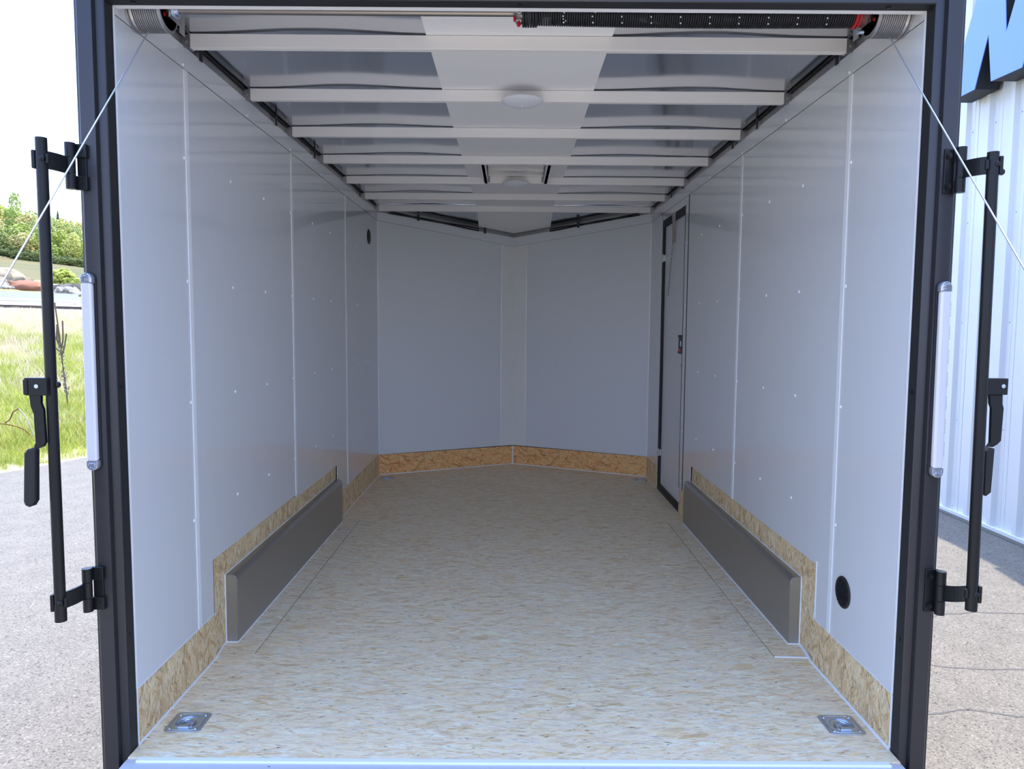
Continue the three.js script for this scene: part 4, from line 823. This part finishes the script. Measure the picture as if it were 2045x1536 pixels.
function tree(px, D, h, w, kind, row, label) {
  const x = camera.position.x + dirOf(px) * D, z = camera.position.z - D, k = kind % 5;
  const t = thing('leafy_tree', label || tint[k] + ' leafy tree ' + rowName[row], 'tree', [x, landAt(x, z), z], label ? undefined : tint[k] + ' trees ' + rowName[row]);
  const [g, m] = kinds[k], c = obj('crown', g, m, t);
  c.position.y = h * 0.5; c.scale.set(w, h * 0.54, w); c.rotation.y = rnd() * 6;
  obj('trunk', cyl(0.22, [0, -0.5, 0], [rr(-0.4, 0.4), h * 0.6, 0], 7, 0.1), M.bark, t);
}
for (let i = 0; i < 19; i++) tree(-70 + i * 15 + rr(-4, 4), 252 + (i % 3) * 7, rr(9, 13), rr(3.6, 4.8), i * 3 + 1, 0);
for (let i = 0; i < 18; i++) tree(-66 + i * 16 + rr(-4, 4), 282 + (i % 3) * 7, rr(11, 15), rr(4.2, 5.6), i * 2, 1);
for (let i = 0; i < 16; i++) tree(-70 + i * 18 + rr(-4, 4), 313 + (i % 3) * 7, i < 10 && i > 2 ? rr(9.5, 12) : rr(9, 11), rr(4.6, 5.8), i * 4 + 2, 2);
tree(42, 322, 16.5, 3.4, 2, 2, 'tall tree standing above the others on the skyline of the wood');
for (let i = 0; i < 22; i++) { const D = 246 + (i % 2) * 3, px = -60 + i * 12 + rr(-4, 4), x = camera.position.x + dirOf(px) * D, z = camera.position.z - D, t = thing('wood_edge_shrub', 'low dark shrub along the foot of the wood', 'shrub', [x, landAt(x, z), z], 'low shrubs along the foot of the wood'); const c = obj('foliage', kinds[i % 5][0], M.shrub, t); c.position.y = 1.3; c.scale.set(2.6, 1.7, 2.4); c.rotation.y = i; }
function conifer(px, D, h, label) {
  const x = camera.position.x + dirOf(px) * D, z = camera.position.z - D, t = thing('conifer', label, 'tree', [x, landAt(x, z) , z]);
  const g = []; for (let i = 0; i < 9; i++) { const q = i / 9; const c = new THREE.ConeGeometry(2.4 * (1 - q) + 0.25, h * 0.2, 9, 1); const p = c.attributes.position; for (let k = 0; k < p.count; k++) p.setXYZ(k, p.getX(k) * rr(0.7, 1.15), p.getY(k), p.getZ(k) * rr(0.7, 1.15)); c.translate(0, h * (0.2 + q * 0.78), 0); g.push(c); }
  obj('needles', g, darkLeaf, t); obj('trunk', cyl(0.2, [0, -0.3, 0], [0, h * 0.8, 0], 6, 0.08), M.bark, t);
}
conifer(128, 320, 14.5, 'dark pointed conifer on the skyline above the wood, close to the left post');
conifer(110, 322, 12.5, 'smaller dark conifer on the skyline left of the pointed one');
{ const D = 118, px = 136, x = camera.position.x + dirOf(px) * D, z = camera.position.z - D; const t = thing('round_bush', 'round bright green bush in the meadow beside the left post', 'bush', [x, landAt(x, z), z]); const c = obj('foliage', leafClumps(700, 3.0, 1.6, 2.6, 0.3), leafMats[0], t); c.position.y = 1.0; obj('stem', cyl(0.12, [0, -0.2, 0], [0, 1, 0], 6), M.bark, t); }

// overhead wires
for (const [a, b, label] of [[[-0.698, 0.340, -1.031], [-0.597, 0.304, -1.028], 'lower thin overhead wire against the sky at the left'], [[-0.639, 0.4376, -1.038], [-0.598, 0.4189, -1.037], 'upper thin overhead wire against the sky at the left']]) {
  const D = 52, P = (r) => V(camera.position.x + r[0] / -r[2] * D, camera.position.y + r[1] / -r[2] * D, camera.position.z - D), p = P(a), q = P(b), d = q.clone().sub(p);
  const e0 = p.clone().addScaledVector(d, -4), e1 = p.clone().addScaledVector(d, 6);
  tag(obj('overhead_wire', cyl(0.012, e0.toArray(), e1.toArray(), 6), M.wire), label, 'wire');
}

renderer.render(scene, camera);
